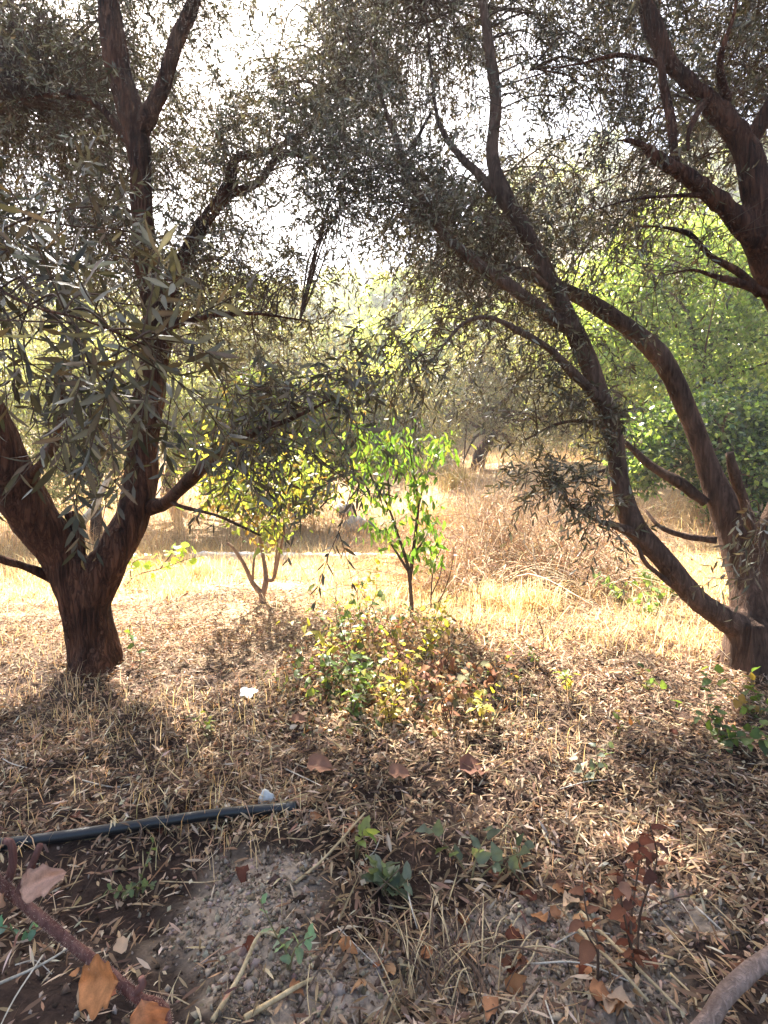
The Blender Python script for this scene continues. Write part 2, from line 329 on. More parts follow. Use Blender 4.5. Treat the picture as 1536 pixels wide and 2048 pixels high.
class Olive:
    def __init__(s, name, label, trunk_tubes, limbs, bark, base, voxel=0.011, amp=0.012, ws=1.0):
        s.root = thing(name, label, 'tree', base); s.skel = []; s.bark = bark
        for q in [t_[0] for t_ in trunk_tubes] + limbs: q[:, 3] *= ws
        for q, _ in trunk_tubes: s.skel.append(q)
        V, Fs = fused(trunk_tubes, voxel, amp); s.trunk = part('trunk', V, Fs, s.root, None, bark)
        for q in limbs:
            s.skel.append(q); V, Q, T = tube(q[:, :3] + 0.25 * q[:, 3:4] * np.stack([fbm(q[:, 2] * 7, q[:, 0] * 7, k_, 2) for k_ in (1, 2, 3)], 1), q[:, 3] * (1 + 0.22 * fbm(q[:, 0] * 9, q[:, 1] * 9, q[:, 2] * 9, 2)), 9, 0.03)
            part('limb', V, [Q, T], s.root, None, bark, parent=s.trunk)
        s.sk = np.vstack(s.skel); s.tw = Buf(); s.lv = []
    def clump(s, c, nsh, spread, slen=(0.16, 0.36), hang=0.35, lsize=(0.042, 0.066), from_pt=None, tint=1.0, lr=0.0045):
        c = np.asarray(c, float)
        if from_pt is None:
            d = np.linalg.norm(s.sk[:, :3] - c, axis=1) + 0.5 * np.maximum(0, s.sk[:, 2] - c[2]); a = s.sk[np.argmin(d), :3]
        else: a = np.asarray(from_pt, float)
        D = np.linalg.norm(c - a); mid1 = a + (c - a) * 0.35 + np.array([0, 0, 0.18 * D]) + R.normal(size=3) * 0.05 * D
        mid2 = a + (c - a) * 0.7 + np.array([0, 0, 0.14 * D]) + R.normal(size=3) * 0.05 * D
        path = smooth_path([a, mid1, mid2, c], 4); V, Q, T = tube(path, np.linspace(lr * (0.7 + 0.6 * min(D, 2)), 0.0016, len(path)), 4); s.tw.add(V, Q, T)
        k = R.integers(int(len(path) * 0.5), len(path), nsh); st = path[k] + R.normal(size=(nsh, 3)) * spread * 0.5
        out = unit(c - a); dr = unit(R.normal(size=(nsh, 3)) * 0.8 + out * 0.5 + np.array([0, 0, 0.1]))
        Ls = R.uniform(*slen, nsh); droop = R.uniform(0.1, 0.9, nsh) * hang / 0.35
        # shoot stems
        org = path[k]
        dz = np.array([0, 0, -1.]) * (droop * Ls)[:, None]
        V, Q = tubes3(np.stack([org, st + dr * Ls[:, None] * .4 + dz * .16, st + dr * Ls[:, None] + dz], 1), [0.0019, 0.0014, 0.0007]); s.tw.add(V, Q)
        nl = np.maximum(6, (Ls / 0.013).astype(int)); sid = np.repeat(np.arange(nsh), nl); N = len(sid)
        order = np.concatenate([np.arange(m) for m in nl]); u = (order // 2 * 2 + 1.5) / np.repeat(nl, nl)
        u = np.clip(u + 0.01 * R.normal(size=N), 0.02, 1)
        pos = st[sid] + dr[sid] * (u * Ls[sid])[:, None] + np.array([0, 0, -1.]) * (u ** 2 * droop[sid] * Ls[sid])[:, None]
        tan = unit(dr[sid] + np.array([0, 0, -1.]) * (2 * u * droop[sid])[:, None])
        side = unit(np.cross(tan, np.array([0.3, 0.2, 1.0]))); up = np.cross(side, tan)
        ph = (order // 2) * 1.57 + (order % 2) * math.pi + 0.4 * R.normal(size=N)
        per = side * np.cos(ph)[:, None] + up * np.sin(ph)[:, None]
        t = unit(tan * 0.65 + per * 0.75 + np.array([0, 0, -0.25]) * hang / 0.35 + 0.15 * R.normal(size=(N, 3)))
        n = unit(np.cross(np.cross(t, tan), t) * 1.0 + 0.5 * R.normal(size=(N, 3)))
        L = R.uniform(*lsize, N) * (1 - 0.4 * np.abs(u - 0.45)); W = L * R.uniform(0.17, 0.24, N)
        s.lv.append((pos, t, n, L, W, pick(OLIVE_PAL, N) * tint))
    def finish(s, nobj, label_twig=None):
        tw = s.tw.part('twigs', s.root, M_TWIG, 'stuff')
        pos, t, n, L, W, c = [np.concatenate(a) for a in zip(*s.lv)]
        x, y, d = proj(pos); inside = (x > 10) & (x < 1526) & (y > 10) & (y < 2000)
        size = np.where(inside, L / d, 0); top = np.argsort(-size)[:nobj]; rest = np.ones(len(pos), bool); rest[top] = False
        bb = Buf(); near = rest & (d < 3.3); far_ = rest & ~near; cu = R.uniform(-0.05, 0.22, len(pos))
        V, T, C = leaves(pos[near], t[near], n[near], L[near], W[near], cu[near], c[near]); bb.add(V, None, T, C)
        V, T, C = leaves2(pos[far_], t[far_], n[far_], L[far_], W[far_] * 1.15, cu[far_], c[far_]); bb.add(V, None, T, C)
        s.crown = bb.part('crown', s.root, M_OLIVE, 'stuff')
        ms = leaf_meshes('lance', 0.175, OLIVE_PAL, M_OLIVE, 10, 0.10)
        for i in top: leaf_obj(ms, pos[i], t[i], n[i], L[i], s.root, s.crown)
        return len(pos)

def grp(pts, k=5): return smooth_path(pxpath(pts), k)
# --- the big olive beside the black pipe
bA = G(188, 1342)
def at_base(b, w_m, dz=-0.12, dx=0.0): return np.array([b[0] + dx, b[1], b[2] + dz, w_m])
pA = pxpath([(186, 1300, 2.8, 114), (170, 1230, 2.8, 110), (166, 1180, 2.8, 118)])
trA = smooth_path(np.vstack([at_base(bA, 0.172), pA]), 6)
liA1 = grp([(166, 1195, 2.8, 112), (120, 1110, 2.76, 100), (66, 1030, 2.68, 112), (14, 930, 2.58, 112), (-30, 830, 2.5, 98), (-110, 640, 2.4, 84), (-170, 420, 2.3, 70), (-200, 150, 2.3, 54), (-260, -200, 2.35, 30)])
liA2 = grp([(172, 1195, 2.8, 112), (225, 1110, 2.83, 88), (262, 1040, 2.88, 86), (282, 960, 2.92, 82), (288, 860, 2.95, 76), (306, 740, 2.98, 70), (318, 660, 3.0, 66), (292, 520, 3.0, 54), (282, 380, 3.0, 49), (274, 270, 3.0, 52), (240, 150, 3.0, 56), (216, 0, 3.0, 52), (190, -220, 3.0, 36), (150, -480, 3.0, 18)])
A = Olive('olive_tree', 'forked reddish-brown olive trunk rising in a V next to the black pipe', [(trA, 14), (liA1, 12), (liA2, 12)], [
    grp([(322, 690, 3.0, 40), (345, 570, 3.05, 36), (395, 470, 3.1, 34), (440, 400, 3.15, 32), (462, 350, 3.18, 30), (475, 315, 3.2, 22), (540, 300, 3.3, 17), (640, 245, 3.4, 11), (700, 190, 3.5, 5)]),
    grp([(450, 390, 3.15, 22), (520, 360, 3.2, 17), (560, 310, 3.3, 12), (640, 320, 3.4, 6)]),
    grp([(330, 650, 3.0, 28), (380, 640, 2.95, 17), (440, 630, 2.9, 13), (520, 628, 2.85, 9), (600, 640, 2.8, 4)]),
    grp([(268, 280, 3.0, 40), (312, 205, 2.95, 38), (345, 110, 2.9, 36), (385, 0, 2.85, 32), (440, -160, 2.8, 22), (520, -380, 2.8, 10)]),
    grp([(300, 1015, 2.9, 44), (345, 995, 2.7, 32), (390, 950, 2.5, 30), (430, 912, 2.35, 27), (500, 868, 2.2, 19), (580, 838, 2.0, 12), (660, 800, 1.9, 6)]),
    grp([(340, 1000, 2.75, 16), (360, 1012, 2.6, 10), (430, 1030, 2.4, 8), (520, 1070, 2.2, 5)]),
    grp([(162, 1110, 2.8, 28), (154, 1060, 2.78, 30), (140, 1024, 2.76, 25)]),
    grp([(105, 1158, 2.78, 28), (60, 1138, 2.7, 24), (0, 1118, 2.6, 18), (-80, 1090, 2.5, 12)]),
    grp([(60, 960, 2.6, 34), (88, 920, 2.3, 22), (112, 880, 2.0, 20), (125, 800, 1.7, 14), (118, 720, 1.4, 9)]),
    grp([(268, 300, 3.0, 22), (200, 215, 3.1, 14), (120, 190, 3.2, 10), (30, 200, 3.3, 5)]),
    grp([(-110, 640, 2.4, 40), (-100, 540, 1.7, 22), (-40, 560, 1.15, 12), (60, 610, 0.98, 8), (170, 640, 0.92, 6), (290, 690, 0.95, 4)]),
    grp([(-170, 420, 2.3, 44), (-260, 250, 2.2, 28), (-300, 100, 2.2, 16), (-320, -50, 2.3, 8)]),
], M_BARK_RED, bA, 0.012, 0.010, 0.79)
# --- the leaning twin-stemmed olive
bB = G(1500, 1332)
pB = pxpath([(1500, 1290, 2.85, 118), (1500, 1240, 2.85, 110)])
trB = smooth_path(np.vstack([at_base(bB, 0.21), pB]), 6)
liB1 = grp([(1500, 1262, 2.85, 92), (1450, 1236, 2.83, 66), (1390, 1196, 2.8, 58), (1330, 1122, 2.78, 58), (1268, 1052, 2.78, 60), (1240, 960, 2.8, 46), (1222, 850, 2.82, 47), (1172, 715, 2.85, 50), (1118, 600, 2.88, 45), (1055, 470, 2.9, 42), (1005, 385, 2.92, 42), (985, 310, 2.95, 34), (992, 200, 3.0, 30), (976, 80, 3.0, 27), (958, -40, 3.0, 24), (920, -250, 3.0, 14), (900, -450, 3.0, 7)], 5)
liB2 = grp([(1505, 1262, 2.87, 104), (1496, 1160, 2.95, 96), (1462, 1050, 3.02, 82), (1424, 955, 3.08, 60), (1394, 872, 3.1, 50), (1350, 765, 3.12, 48), (1312, 705, 3.14, 50), (1252, 652, 3.15, 44), (1180, 605, 3.2, 38), (1112, 572, 3.3, 33), (1020, 535, 3.4, 25), (960, 512, 3.5, 16), (880, 470, 3.6, 7)], 5)
liB3 = grp([(1500, 1170, 2.95, 84), (1530, 1080, 2.9, 66), (1580, 960, 2.85, 50), (1650, 780, 2.8, 40), (1700, 500, 2.8, 26), (1720, 200, 2.8, 12)], 5)
B = Olive('olive_tree', 'olive with two slender curved stems leaning over the dry brush', [(trB, 14), (liB1, 10), (liB2, 10), (liB3, 10)], [
    grp([(1150, 668, 2.86, 36), (1090, 625, 2.84, 32), (1010, 568, 2.85, 30), (935, 512, 2.9, 27), (880, 460, 2.95, 25), (845, 405, 3.0, 23), (808, 330, 3.0, 18), (790, 270, 3.05, 14), (765, 200, 3.1, 9), (740, 80, 3.2, 5)]),
    grp([(805, 320, 3.0, 12), (835, 275, 3.05, 9), (862, 225, 3.1, 5)]),
    grp([(1200, 805, 2.82, 30), (1160, 760, 2.75, 24), (1100, 700, 2.7, 18), (1035, 660, 2.65, 16), (980, 635, 2.6, 12), (930, 645, 2.55, 9), (880, 700, 2.5, 6), (845, 745, 2.5, 4)]),
    grp([(1012, 410, 2.92, 26), (960, 350, 2.95, 22), (912, 300, 3.0, 16), (876, 240, 3.1, 10), (860, 120, 3.2, 6), (850, 0, 3.3, 4)]),
    grp([(1412, 1005, 3.04, 30), (1350, 960, 3.1, 26), (1300, 930, 3.2, 20), (1250, 885, 3.3, 13), (1190, 850, 3.4, 6)]),
    grp([(1205, 850, 2.82, 14), (1160, 842, 2.8, 10), (1110, 850, 2.78, 7), (1050, 880, 2.75, 4)]),
    grp([(1215, 940, 2.8, 9), (1160, 955, 2.72, 6), (1100, 990, 2.65, 4)]),
    grp([(1290, 1075, 2.78, 34), (1235, 1052, 2.7, 20), (1190, 1040, 2.6, 10), (1140, 1010, 2.5, 4)]),
    grp([(1360, 1180, 2.8, 18), (1320, 1150, 2.75, 12), (1290, 1125, 2.7, 12), (1275, 1090, 2.68, 6)]),
    grp([(1430, 1080, 3.0, 22), (1370, 1072, 3.05, 16), (1320, 1055, 3.1, 12), (1290, 1020, 3.2, 6)]),
    grp([(1512, 1080, 2.85, 30), (1492, 1010, 2.8, 26), (1470, 950, 2.75, 23), (1458, 905, 2.72, 20)]),
    grp([(1110, 590, 2.88, 18), (1050, 540, 2.7, 12), (990, 545, 2.6, 5)]),
], M_BARK, bB, 0.0115, 0.0045, 0.79)
# --- the olive whose limbs reach in from beyond the leaning one
bC = np.array([2.55, 2.55, float(gz(2.55, 2.55))])
trC = smooth_path(np.vstack([at_base(bC, 0.26), np.array([bC[0], bC[1], bC[2], 0.2]), pxpath([(1800, 1000, 2.5, 140), (1690, 760, 2.45, 120), (1590, 620, 2.4, 112), (1540, 530, 2.38, 100), (1518, 450, 2.36, 92)])]), 5)
liC1 = grp([(1530, 500, 2.36, 90), (1450, 415, 2.34, 60), (1380, 358, 2.32, 48), (1320, 318, 2.3, 40), (1285, 290, 2.3, 24), (1235, 282, 2.32, 13), (1150, 310, 2.4, 7), (1080, 330, 2.5, 3)])
liC2 = grp([(1520, 460, 2.36, 84), (1506, 370, 2.36, 70), (1486, 285, 2.38, 62), (1405, 190, 2.4, 46), (1340, 128, 2.42, 44), (1308, 60, 2.44, 46), (1285, -20, 2.46, 40), (1240, -220, 2.5, 24), (1200, -420, 2.5, 10)])
C = Olive('olive_tree', 'olive with thick tawny limbs reaching in above the leaning stems', [(trC, 14), (liC1, 10), (liC2, 10)], [
    grp([(1490, 300, 2.38, 46), (1536, 225, 2.35, 40), (1600, 100, 2.3, 30), (1650, -100, 2.3, 16)]),
    grp([(1350, 345, 2.32, 26), (1344, 240, 2.36, 24), (1325, 150, 2.4, 22), (1318, 90, 2.42, 12)]),
    grp([(1340, 135, 2.42, 26), (1290, 122, 2.44, 18), (1235, 110, 2.5, 12), (1150, 130, 2.6, 6), (1060, 140, 2.8, 3)]),
    grp([(1560, 600, 2.38, 30), (1490, 570, 2.35, 22), (1430, 552, 2.32, 16), (1385, 540, 2.3, 8), (1330, 550, 2.3, 3)]),
    grp([(1520, 590, 2.36, 24), (1480, 545, 2.34, 18), (1420, 510, 2.3, 17), (1380, 470, 2.28, 13), (1330, 455, 2.26, 8), (1280, 452, 2.25, 3)]),
    grp([(1452, 205, 2.39, 24), (1440, 120, 2.3, 15), (1470, 20, 2.25, 8), (1480, -80, 2.2, 4)]),
    grp([(1418, 390, 2.33, 24), (1340, 392, 2.3, 9), (1260, 400, 2.28, 5), (1190, 420, 2.3, 3)]),
    grp([(1410, 200, 2.4, 20), (1380, 260, 2.3, 14), (1376, 300, 2.28, 8)]),
], M_BARK_RED, bC, 0.0135, 0.009, 0.70)

# foliage: clumps on twigs, kept out of the open gaps and out of the way of the sun on the clearing
GAPS = [(545, 90, 75, 140, .85), (395, 190, 40, 110, .85), (200, 200, 40, 90, .75), (345, 280, 50, 70, .95), (690, 290, 50, 50, .6), (330, 420, 40, 70, .7), (640, 360, 45, 45, .7),
        (1120, 315, 165, 95, 1), (940, 250, 40, 60, .6), (860, 240, 60, 70, .85), (1050, 110, 50, 60, .7), (1450, 130, 45, 60, .5), (600, 480, 50, 50, .35), (745, 350, 40, 50, .4), (110, 440, 90, 50, .55), (760, 645, 75, 55, .97), (890, 300, 35, 50, .6), (930, 470, 45, 40, .6), (120, 330, 60, 45, .4)]
def open_gap(px, py):
    g = 0
    for a, b, ra, rb, s_ in GAPS: g = max(g, s_ * math.exp(-(((px - a) / ra) ** 2 + ((py - b) / rb) ** 2) * 0.8))
    return g
LIT = [(G(1130, 1430), 0.36), (G(1010, 1360), 0.4), (G(850, 1420), 0.3), (G(1200, 1600), 0.16), (G(1250, 1850), 0.16), (G(1060, 1950), 0.14), (G(330, 1500), 0.12)]
def lands(p): return p - SDIR * (p[2] / SDIR[2])
def fill(tree, box, n, dr, nsh=(8, 15), spread=0.16, keep_sun=True, **kw):
    x0, x1, y0, y1 = box; made = tries = 0
    while made < n and tries < n * 60:
        tries += 1; px, py = R.uniform(x0, x1), R.uniform(y0, y1); d = R.uniform(*dr)
        if R.random() < open_gap(px, py): continue
        p = P(px, py, d); q = lands(p)
        if keep_sun:
            if 2.3 + 0.45 * float(sstep(-.2, -.8, q[0])) + 0.4 * float(sstep(.7, 1.3, q[0])) < q[1] < 7.5 and R.random() < 0.96: continue
            if any(r and np.hypot(q[0] - c[0], q[1] - c[1]) < r + 0.22 for c, r in LIT): continue
        tree.clump(p, int(R.integers(*nsh)), spread, **kw); made += 1
kk = dict(lsize=(0.032, 0.054), slen=(0.14, 0.32), spread=.28)
fill(A, (-450, 750, -700, -60), 60, (2.3, 5.0), **kk); fill(A, (-400, -60, -60, 600), 40, (2.3, 4.5), **kk)
fill(A, (-60, 720, -60, 300), 190, (3.0, 5.8), nsh=(11, 19), **kk); fill(A, (-60, 720, 250, 600), 105, (3.05, 5.6), nsh=(10, 17), **kk); fill(A, (340, 740, 520, 740), 26, (2.8, 3.8), nsh=(6, 11), **kk)
fill(A, (-150, 280, 330, 620), 12, (1.7, 2.4))
fill(A, (540, 740, 280, 600), 30, (2.7, 3.4), nsh=(8, 13), **kk); fill(A, (560, 740, 180, 460), 16, (3.0, 3.6), nsh=(8, 13), **kk); fill(B, (640, 880, 330, 590), 32, (2.7, 3.4), nsh=(8, 13), **kk)
fill(B, (640, 1330, -700, -60), 60, (2.5, 5.4), **kk); fill(B, (640, 1330, -60, 300), 145, (3.0, 6.0), nsh=(11, 19), **kk); fill(B, (640, 1330, 250, 520), 62, (3.0, 5.6), nsh=(10, 17), **kk)
fill(B, (740, 1130, 440, 640), 40, (3.0, 4.6), **kk); fill(B, (850, 1180, 600, 780), 26, (2.6, 3.4), nsh=(5, 9), **kk)
fill(C, (1180, 2000, -700, -60), 50, (2.1, 4.5), **kk); fill(C, (1560, 2000, -60, 400), 30, (2.1, 4.0), **kk); fill(C, (1180, 1570, -60, 330), 92, (2.5, 5.2), nsh=(10, 17), **kk)
fill(C, (1130, 1420, 320, 480), 28, (2.2, 3.8), nsh=(6, 10), **kk); fill(C, (1230, 1450, 480, 640), 6, (2.2, 2.5), nsh=(3, 5), **kk)
# the sprays that shade the ground in front
made = tries = 0
while made < 118 and tries < 8000:
    tries += 1; tx_, ty_ = (R.uniform(-1.7, 1.7), R.uniform(0.75, 2.25)) if made < 90 else (R.uniform(-1.9, -.3), R.uniform(1.6, 2.75)); h_ = R.uniform(2.0, 4.6)
    if tx_ > 0 and R.random() < .35: continue
    p = np.array([tx_, ty_, 0]) + SDIR * (h_ / SDIR[2]); px, py, _ = proj(p)
    if not (-100 < px < 1640 and -250 < py < 590) or R.random() < .8 * open_gap(px, py): continue
    if any(np.hypot(tx_ - c[0], ty_ - c[1]) < r + .24 for c, r in LIT): continue
    (A if px < 690 else B if px < 1260 else C).clump(p, int(R.integers(11, 18)), .26, lsize=(.034, .056), slen=(.14, .3)); made += 1
# hanging sprays with their own places: (px, py, depth, shoots, spread)
for px, py, d, k in [(20, 640, .95, 3), (90, 620, .98, 4), (160, 660, .92, 4), (240, 690, .95, 4), (50, 720, 1.0, 4), (180, 750, .98, 4), (320, 720, 1.0, 4), (370, 780, 1.1, 4), (10, 590, 1.1, 4), (120, 570, 1.15, 4), (240, 620, 1.1, 3), (30, 800, 1.1, 3)]:
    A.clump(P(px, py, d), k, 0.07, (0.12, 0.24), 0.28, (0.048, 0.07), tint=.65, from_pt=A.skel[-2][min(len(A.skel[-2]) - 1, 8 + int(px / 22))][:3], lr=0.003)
for px, py, d, k in [(60, 850, 1.25, 3), (150, 880, 1.2, 4), (130, 930, 1.3, 3), (190, 830, 1.25, 4), (280, 930, 1.4, 4), (290, 870, 1.45, 4), (250, 800, 1.3, 4), (330, 850, 1.4, 3), (200, 950, 1.35, 3)]:
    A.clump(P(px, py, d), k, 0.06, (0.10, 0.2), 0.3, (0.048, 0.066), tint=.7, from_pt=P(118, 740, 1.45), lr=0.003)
for i in range(25):
    px = R.uniform(430, 730); py = R.uniform(700, 1140)
    lo = 640 + abs(px - 660) * 0.9; hi = 1150 - max(0, (470 - px)) * 3 - max(0, px - 620) * 1.5
    if px < 520: lo, hi = 740 + (520 - px), 960
    py = np.clip(py, min(lo, hi), hi); d = R.uniform(1.75, 2.15)
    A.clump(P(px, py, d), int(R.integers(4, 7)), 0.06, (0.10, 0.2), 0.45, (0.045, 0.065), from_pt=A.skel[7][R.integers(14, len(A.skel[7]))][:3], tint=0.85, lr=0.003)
for i in range(17):
    px = R.uniform(700, 880); py = R.uniform(660, 860) + (px - 700) * -0.1
    B.clump(P(px, py, R.uniform(2.3, 2.7)), int(R.integers(3, 6)), 0.07, (0.12, 0.24), 0.6, from_pt=B.skel[6][R.integers(len(B.skel[6]) - 14, len(B.skel[6]))][:3], lr=0.0025)
for i in range(24):
    B.clump(P(R.uniform(1000, 1220), R.uniform(770, 960), R.uniform(2.5, 3.1)), int(R.integers(3, 6)), 0.07, (0.12, 0.24), 0.4, lr=0.0025)
for i in range(8):
    B.clump(P(R.uniform(1040, 1130), R.uniform(930, 1010), R.uniform(2.5, 2.7)), 4, 0.05, (0.1, 0.2), 0.4, from_pt=B.skel[10][-3][:3], lr=0.0025)
for i in range(12):
    B.clump(P(R.uniform(1130, 1240), R.uniform(940, 1075), R.uniform(2.45, 2.7)), int(R.integers(3, 6)), 0.05, (0.1, 0.2), 0.3, lr=0.0025)
for i in range(5):
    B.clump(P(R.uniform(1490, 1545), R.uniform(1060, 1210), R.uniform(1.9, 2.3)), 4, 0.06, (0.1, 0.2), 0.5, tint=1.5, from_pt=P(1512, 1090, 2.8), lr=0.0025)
for tree, k in ((A, 290), (B, 260), (C, 200)): print('olive leaves', tree.finish(k))

# ------------------------------------------------------------------ trees and shrubs behind the clearing
def far_tree(name, label, lobes, d, basepx, pal, nleaf, lsize, ratio=0.35, mat=None, dspread=0.9, group=None, bark=None, trunk=None, cat='tree', bw=26):
    mat = mat or M_LEAF; by = d; bx = (basepx - 768) / F * d
    root = thing(name, label, cat, (bx, by, float(gz(bx, by))), group); base = np.array(root.location)
    cs = np.array([P(a, b, d + R.uniform(-.4, .4) * dspread) for a, b, r in lobes]); rs = np.array([r * d / F for _, _, r in lobes])
    tw = Buf(); mainp = np.vstack([base - [0, 0, .15], base + (cs.mean(0) - base) * 0.45 + R.normal(size=3) * 0.08, cs.mean(0)]) if trunk is None else np.vstack([base - [0, 0, .15], *[P(a, b, d) for a, b in trunk]])
    mp = smooth_path(mainp, 5); V, Q, T = tube(mp, np.linspace(bw * d / F / 2, bw * d / F / 5, len(mp)), 7, 0.05)
    tr = part('trunk', V, [Q, T], root, None, bark or M_BARK)
    for c, r in zip(cs, rs):
        for k in range(3):
            e = c + R.normal(size=3) * r * 0.5; a = mp[R.integers(len(mp) // 3, len(mp))]
            pth = smooth_path([a, (a + e) / 2 + R.normal(size=3) * r * .2 + [0, 0, .1 * r], e], 4)
            V, Q, T = tube(pth, np.linspace(bw * d / F / 6, 0.004, len(pth)), 5); tw.add(V, Q, T)
    tw.part('branches', root, bark or M_BARK, 'stuff')
    # small leafy clusters spread through each lobe, denser towards its outside
    ncl = max(20, nleaf // 22); w_ = rs ** 2 / np.sum(rs ** 2); li = R.choice(len(cs), ncl, p=w_)
    dv = unit(R.normal(size=(ncl, 3))); rad = R.random(ncl) ** 0.45 * (1 + 0.25 * fbm(dv[:, 0] * 2.5 + li, dv[:, 1] * 2.5, dv[:, 2] * 2.5, 2))
    cc = cs[li] + dv * (rad * rs[li])[:, None]; ci = R.integers(0, ncl, nleaf)
    pos = cc[ci] + R.normal(size=(nleaf, 3)) * (np.mean(rs) * 0.115); pos[:, 2] = np.maximum(pos[:, 2], gz(pos[:, 0], pos[:, 1]) + 0.03)
    t = unit(R.normal(size=(nleaf, 3)) * 0.8 + unit(pos - cc[ci]) * 0.4 + [0, 0, -.45]); n = unit(R.normal(size=(nleaf, 3)) * 0.7 + [0, 0, 1])
    L = R.uniform(*lsize, nleaf); tone = (1 + 0.3 * R.normal(size=ncl))[ci][:, None]
    V, T, Cc = leaves2(pos, t, n, L, L * R.uniform(0.9, 1.3, nleaf) * ratio, R.uniform(0, .3, nleaf), np.clip(pick(pal, nleaf) * np.clip(tone, .6, 1.5), .01, .9))
    part('crown', V, T, root, Cc, mat, 'stuff'); return root
GREEN = [(0.30, 0.38, 0.12), (0.22, 0.31, 0.09), (0.36, 0.42, 0.16), (0.15, 0.20, 0.07), (0.40, 0.43, 0.20)]
YGREEN = [(0.21, 0.25, 0.06), (0.16, 0.21, 0.05), (0.29, 0.27, 0.07), (0.12, 0.15, 0.05), (0.25, 0.17, 0.06), (0.18, 0.23, 0.07)]
PGREEN = [(0.34, 0.37, 0.20), (0.28, 0.31, 0.17), (0.42, 0.44, 0.27), (0.2, 0.22, 0.12)]
DGREEN = [(0.06, 0.10, 0.035), (0.08, 0.13, 0.05), (0.05, 0.075, 0.03), (0.17, 0.20, 0.12)]
OLGREEN = [(0.23, 0.22, 0.12), (0.29, 0.27, 0.16), (0.17, 0.16, 0.085), (0.34, 0.29, 0.16)]
far_tree('leafy_tree', 'tall bright green creeper-covered tree behind the leaning olive', [(1240, 590, 110), (1330, 500, 110), (1430, 560, 120), (1300, 700, 120), (1440, 720, 130), (1530, 560, 130), (1580, 720, 140), (1210, 690, 70)], 10.5, 1430, GREEN, 42000, (0.065, 0.11), 0.55, M_IVY)
far_tree('ivy_bush', 'dark green ivy bush at the foot of the tall creeper-covered tree', [(1390, 880, 90), (1480, 850, 100), (1560, 900, 110), (1320, 860, 70), (1450, 960, 80), (1540, 1000, 90), (1280, 930, 55)], 8.2, 1460, DGREEN + GREEN[:2], 18000, (0.065, 0.105), 0.6, M_IVY, cat='shrub')
far_tree('olive_tree', 'grey-green olive with a bent trunk on the dry slope', [(1000, 800, 85), (1090, 790, 85), (905, 830, 65), (1150, 850, 70), (960, 730, 70), (860, 770, 60), (1060, 890, 55), (1050, 700, 80), (880, 910, 45)], 12.0, 950, OLGREEN, 26000, (0.07, 0.11), 0.24, M_OLIVE, bark=M_BARK_RED, trunk=[(962, 905), (988, 862), (968, 825), (940, 780), (960, 720)], bw=30)
far_tree('pale_shrub', 'pale green feathery shrub seen through the fork of the V-shaped trunk', [(60, 880, 110), (170, 820, 110), (210, 930, 95), (90, 980, 90), (350, 800, 95), (370, 900, 80), (180, 720, 90), (20, 760, 100)], 8.0, 190, PGREEN + OLGREEN[:2], 24000, (0.06, 0.10), 0.26, cat='shrub')
far_tree('fig_shrub', 'yellow-green broad-leaved shrub behind the pruned fruit tree', [(430, 900, 75), (520, 830, 90), (610, 900, 80), (480, 970, 70), (650, 820, 80), (600, 980, 60), (690, 900, 60)], 8.6, 545, YGREEN, 18000, (0.07, 0.11), 0.5, cat='shrub')
far_tree('olive_tree', 'tall dusky olive standing between the pale shrub and the hillside', [(60, 620, 130), (240, 600, 120), (420, 600, 120), (560, 660, 120), (330, 700, 110), (660, 730, 80), (480, 740, 100), (130, 720, 110)], 10.5, 330, OLGREEN + PGREEN[:1], 26000, (0.07, 0.12), 0.24, M_OLIVE)
far_tree('leafy_tree', 'yellowish tree on the slope above the grey boulder', [(800, 800, 70), (760, 860, 70), (700, 790, 70), (850, 860, 60), (740, 930, 60)], 14.0, 790, YGREEN[:2] + OLGREEN, 14000, (0.09, 0.14), 0.4)
far_tree('leafy_tree', 'dark-limbed tree filling the space above the dry brush slope', [(1180, 780, 80), (1220, 880, 70), (1250, 760, 80), (1190, 640, 80), (1100, 620, 80)], 13.5, 1235, OLGREEN + GREEN[:1], 14000, (0.08, 0.12), 0.35)
# hillside bushes: four built, then copied
HP = [(30, 700, 620, [(0.38, 0.44, 0.14), (0.32, 0.40, 0.12), (0.46, 0.46, 0.17)], 'sunlit yellow-green bush on the far hillside', 'yellow-green bushes on the far hillside'),
      (30, 900, 700, [(0.24, 0.27, 0.13), (0.19, 0.22, 0.11), (0.30, 0.31, 0.17)], 'dull grey-green bush on the far hillside', 'grey-green bushes on the far hillside')]
protos = []
for d, px, py, pal, lab, gname in HP:
    for v in range(2):
        bpx, bpy_, _f = proj(np.array([(px - 768) / F * d, d, float(gz((px - 768) / F * d, d))])); cr = [(px + R.uniform(-50, 50), float(bpy_) - R.uniform(12, 75), R.uniform(22, 40)) for _ in range(7)]
        protos.append(far_tree('hillside_bush', lab, cr, d, px, pal, 3200, (0.22, 0.36), 0.5, dspread=2, group=gname, cat='shrub', bw=8))
used = set(); spots = []
for i in range(130):
    y = 16.5 + 75 * R.random() ** 1.5; x = R.uniform(-0.8, 0.85) * y; spots.append((x, y))
spots = [((745 - 768) / F * 36, 36.0), ((800 - 768) / F * 40, 40.0), ((690 - 768) / F * 32, 32.0), ((840 - 768) / F * 30, 30.0)] + spots
for i, (x, y) in enumerate(spots):
    k = (0 if i < 3 else int(R.integers(0, 4))); pr = protos[k]
    if k in used:
        o = pr.copy(); COL.objects.link(o)
        for ch in pr.children:
            c2 = ch.copy(); COL.objects.link(c2); c2.parent = o
    else: o = pr; used.add(k)
    o.location = (x, y, float(gz(x, y)) - 0.1); sc = R.uniform(0.6, 1.35) * (1 + y / 160); o.scale = (sc * R.uniform(.9, 1.3), sc, sc * R.uniform(.8, 1.1)); o.rotation_euler = (0, 0, R.uniform(0, 6.28))

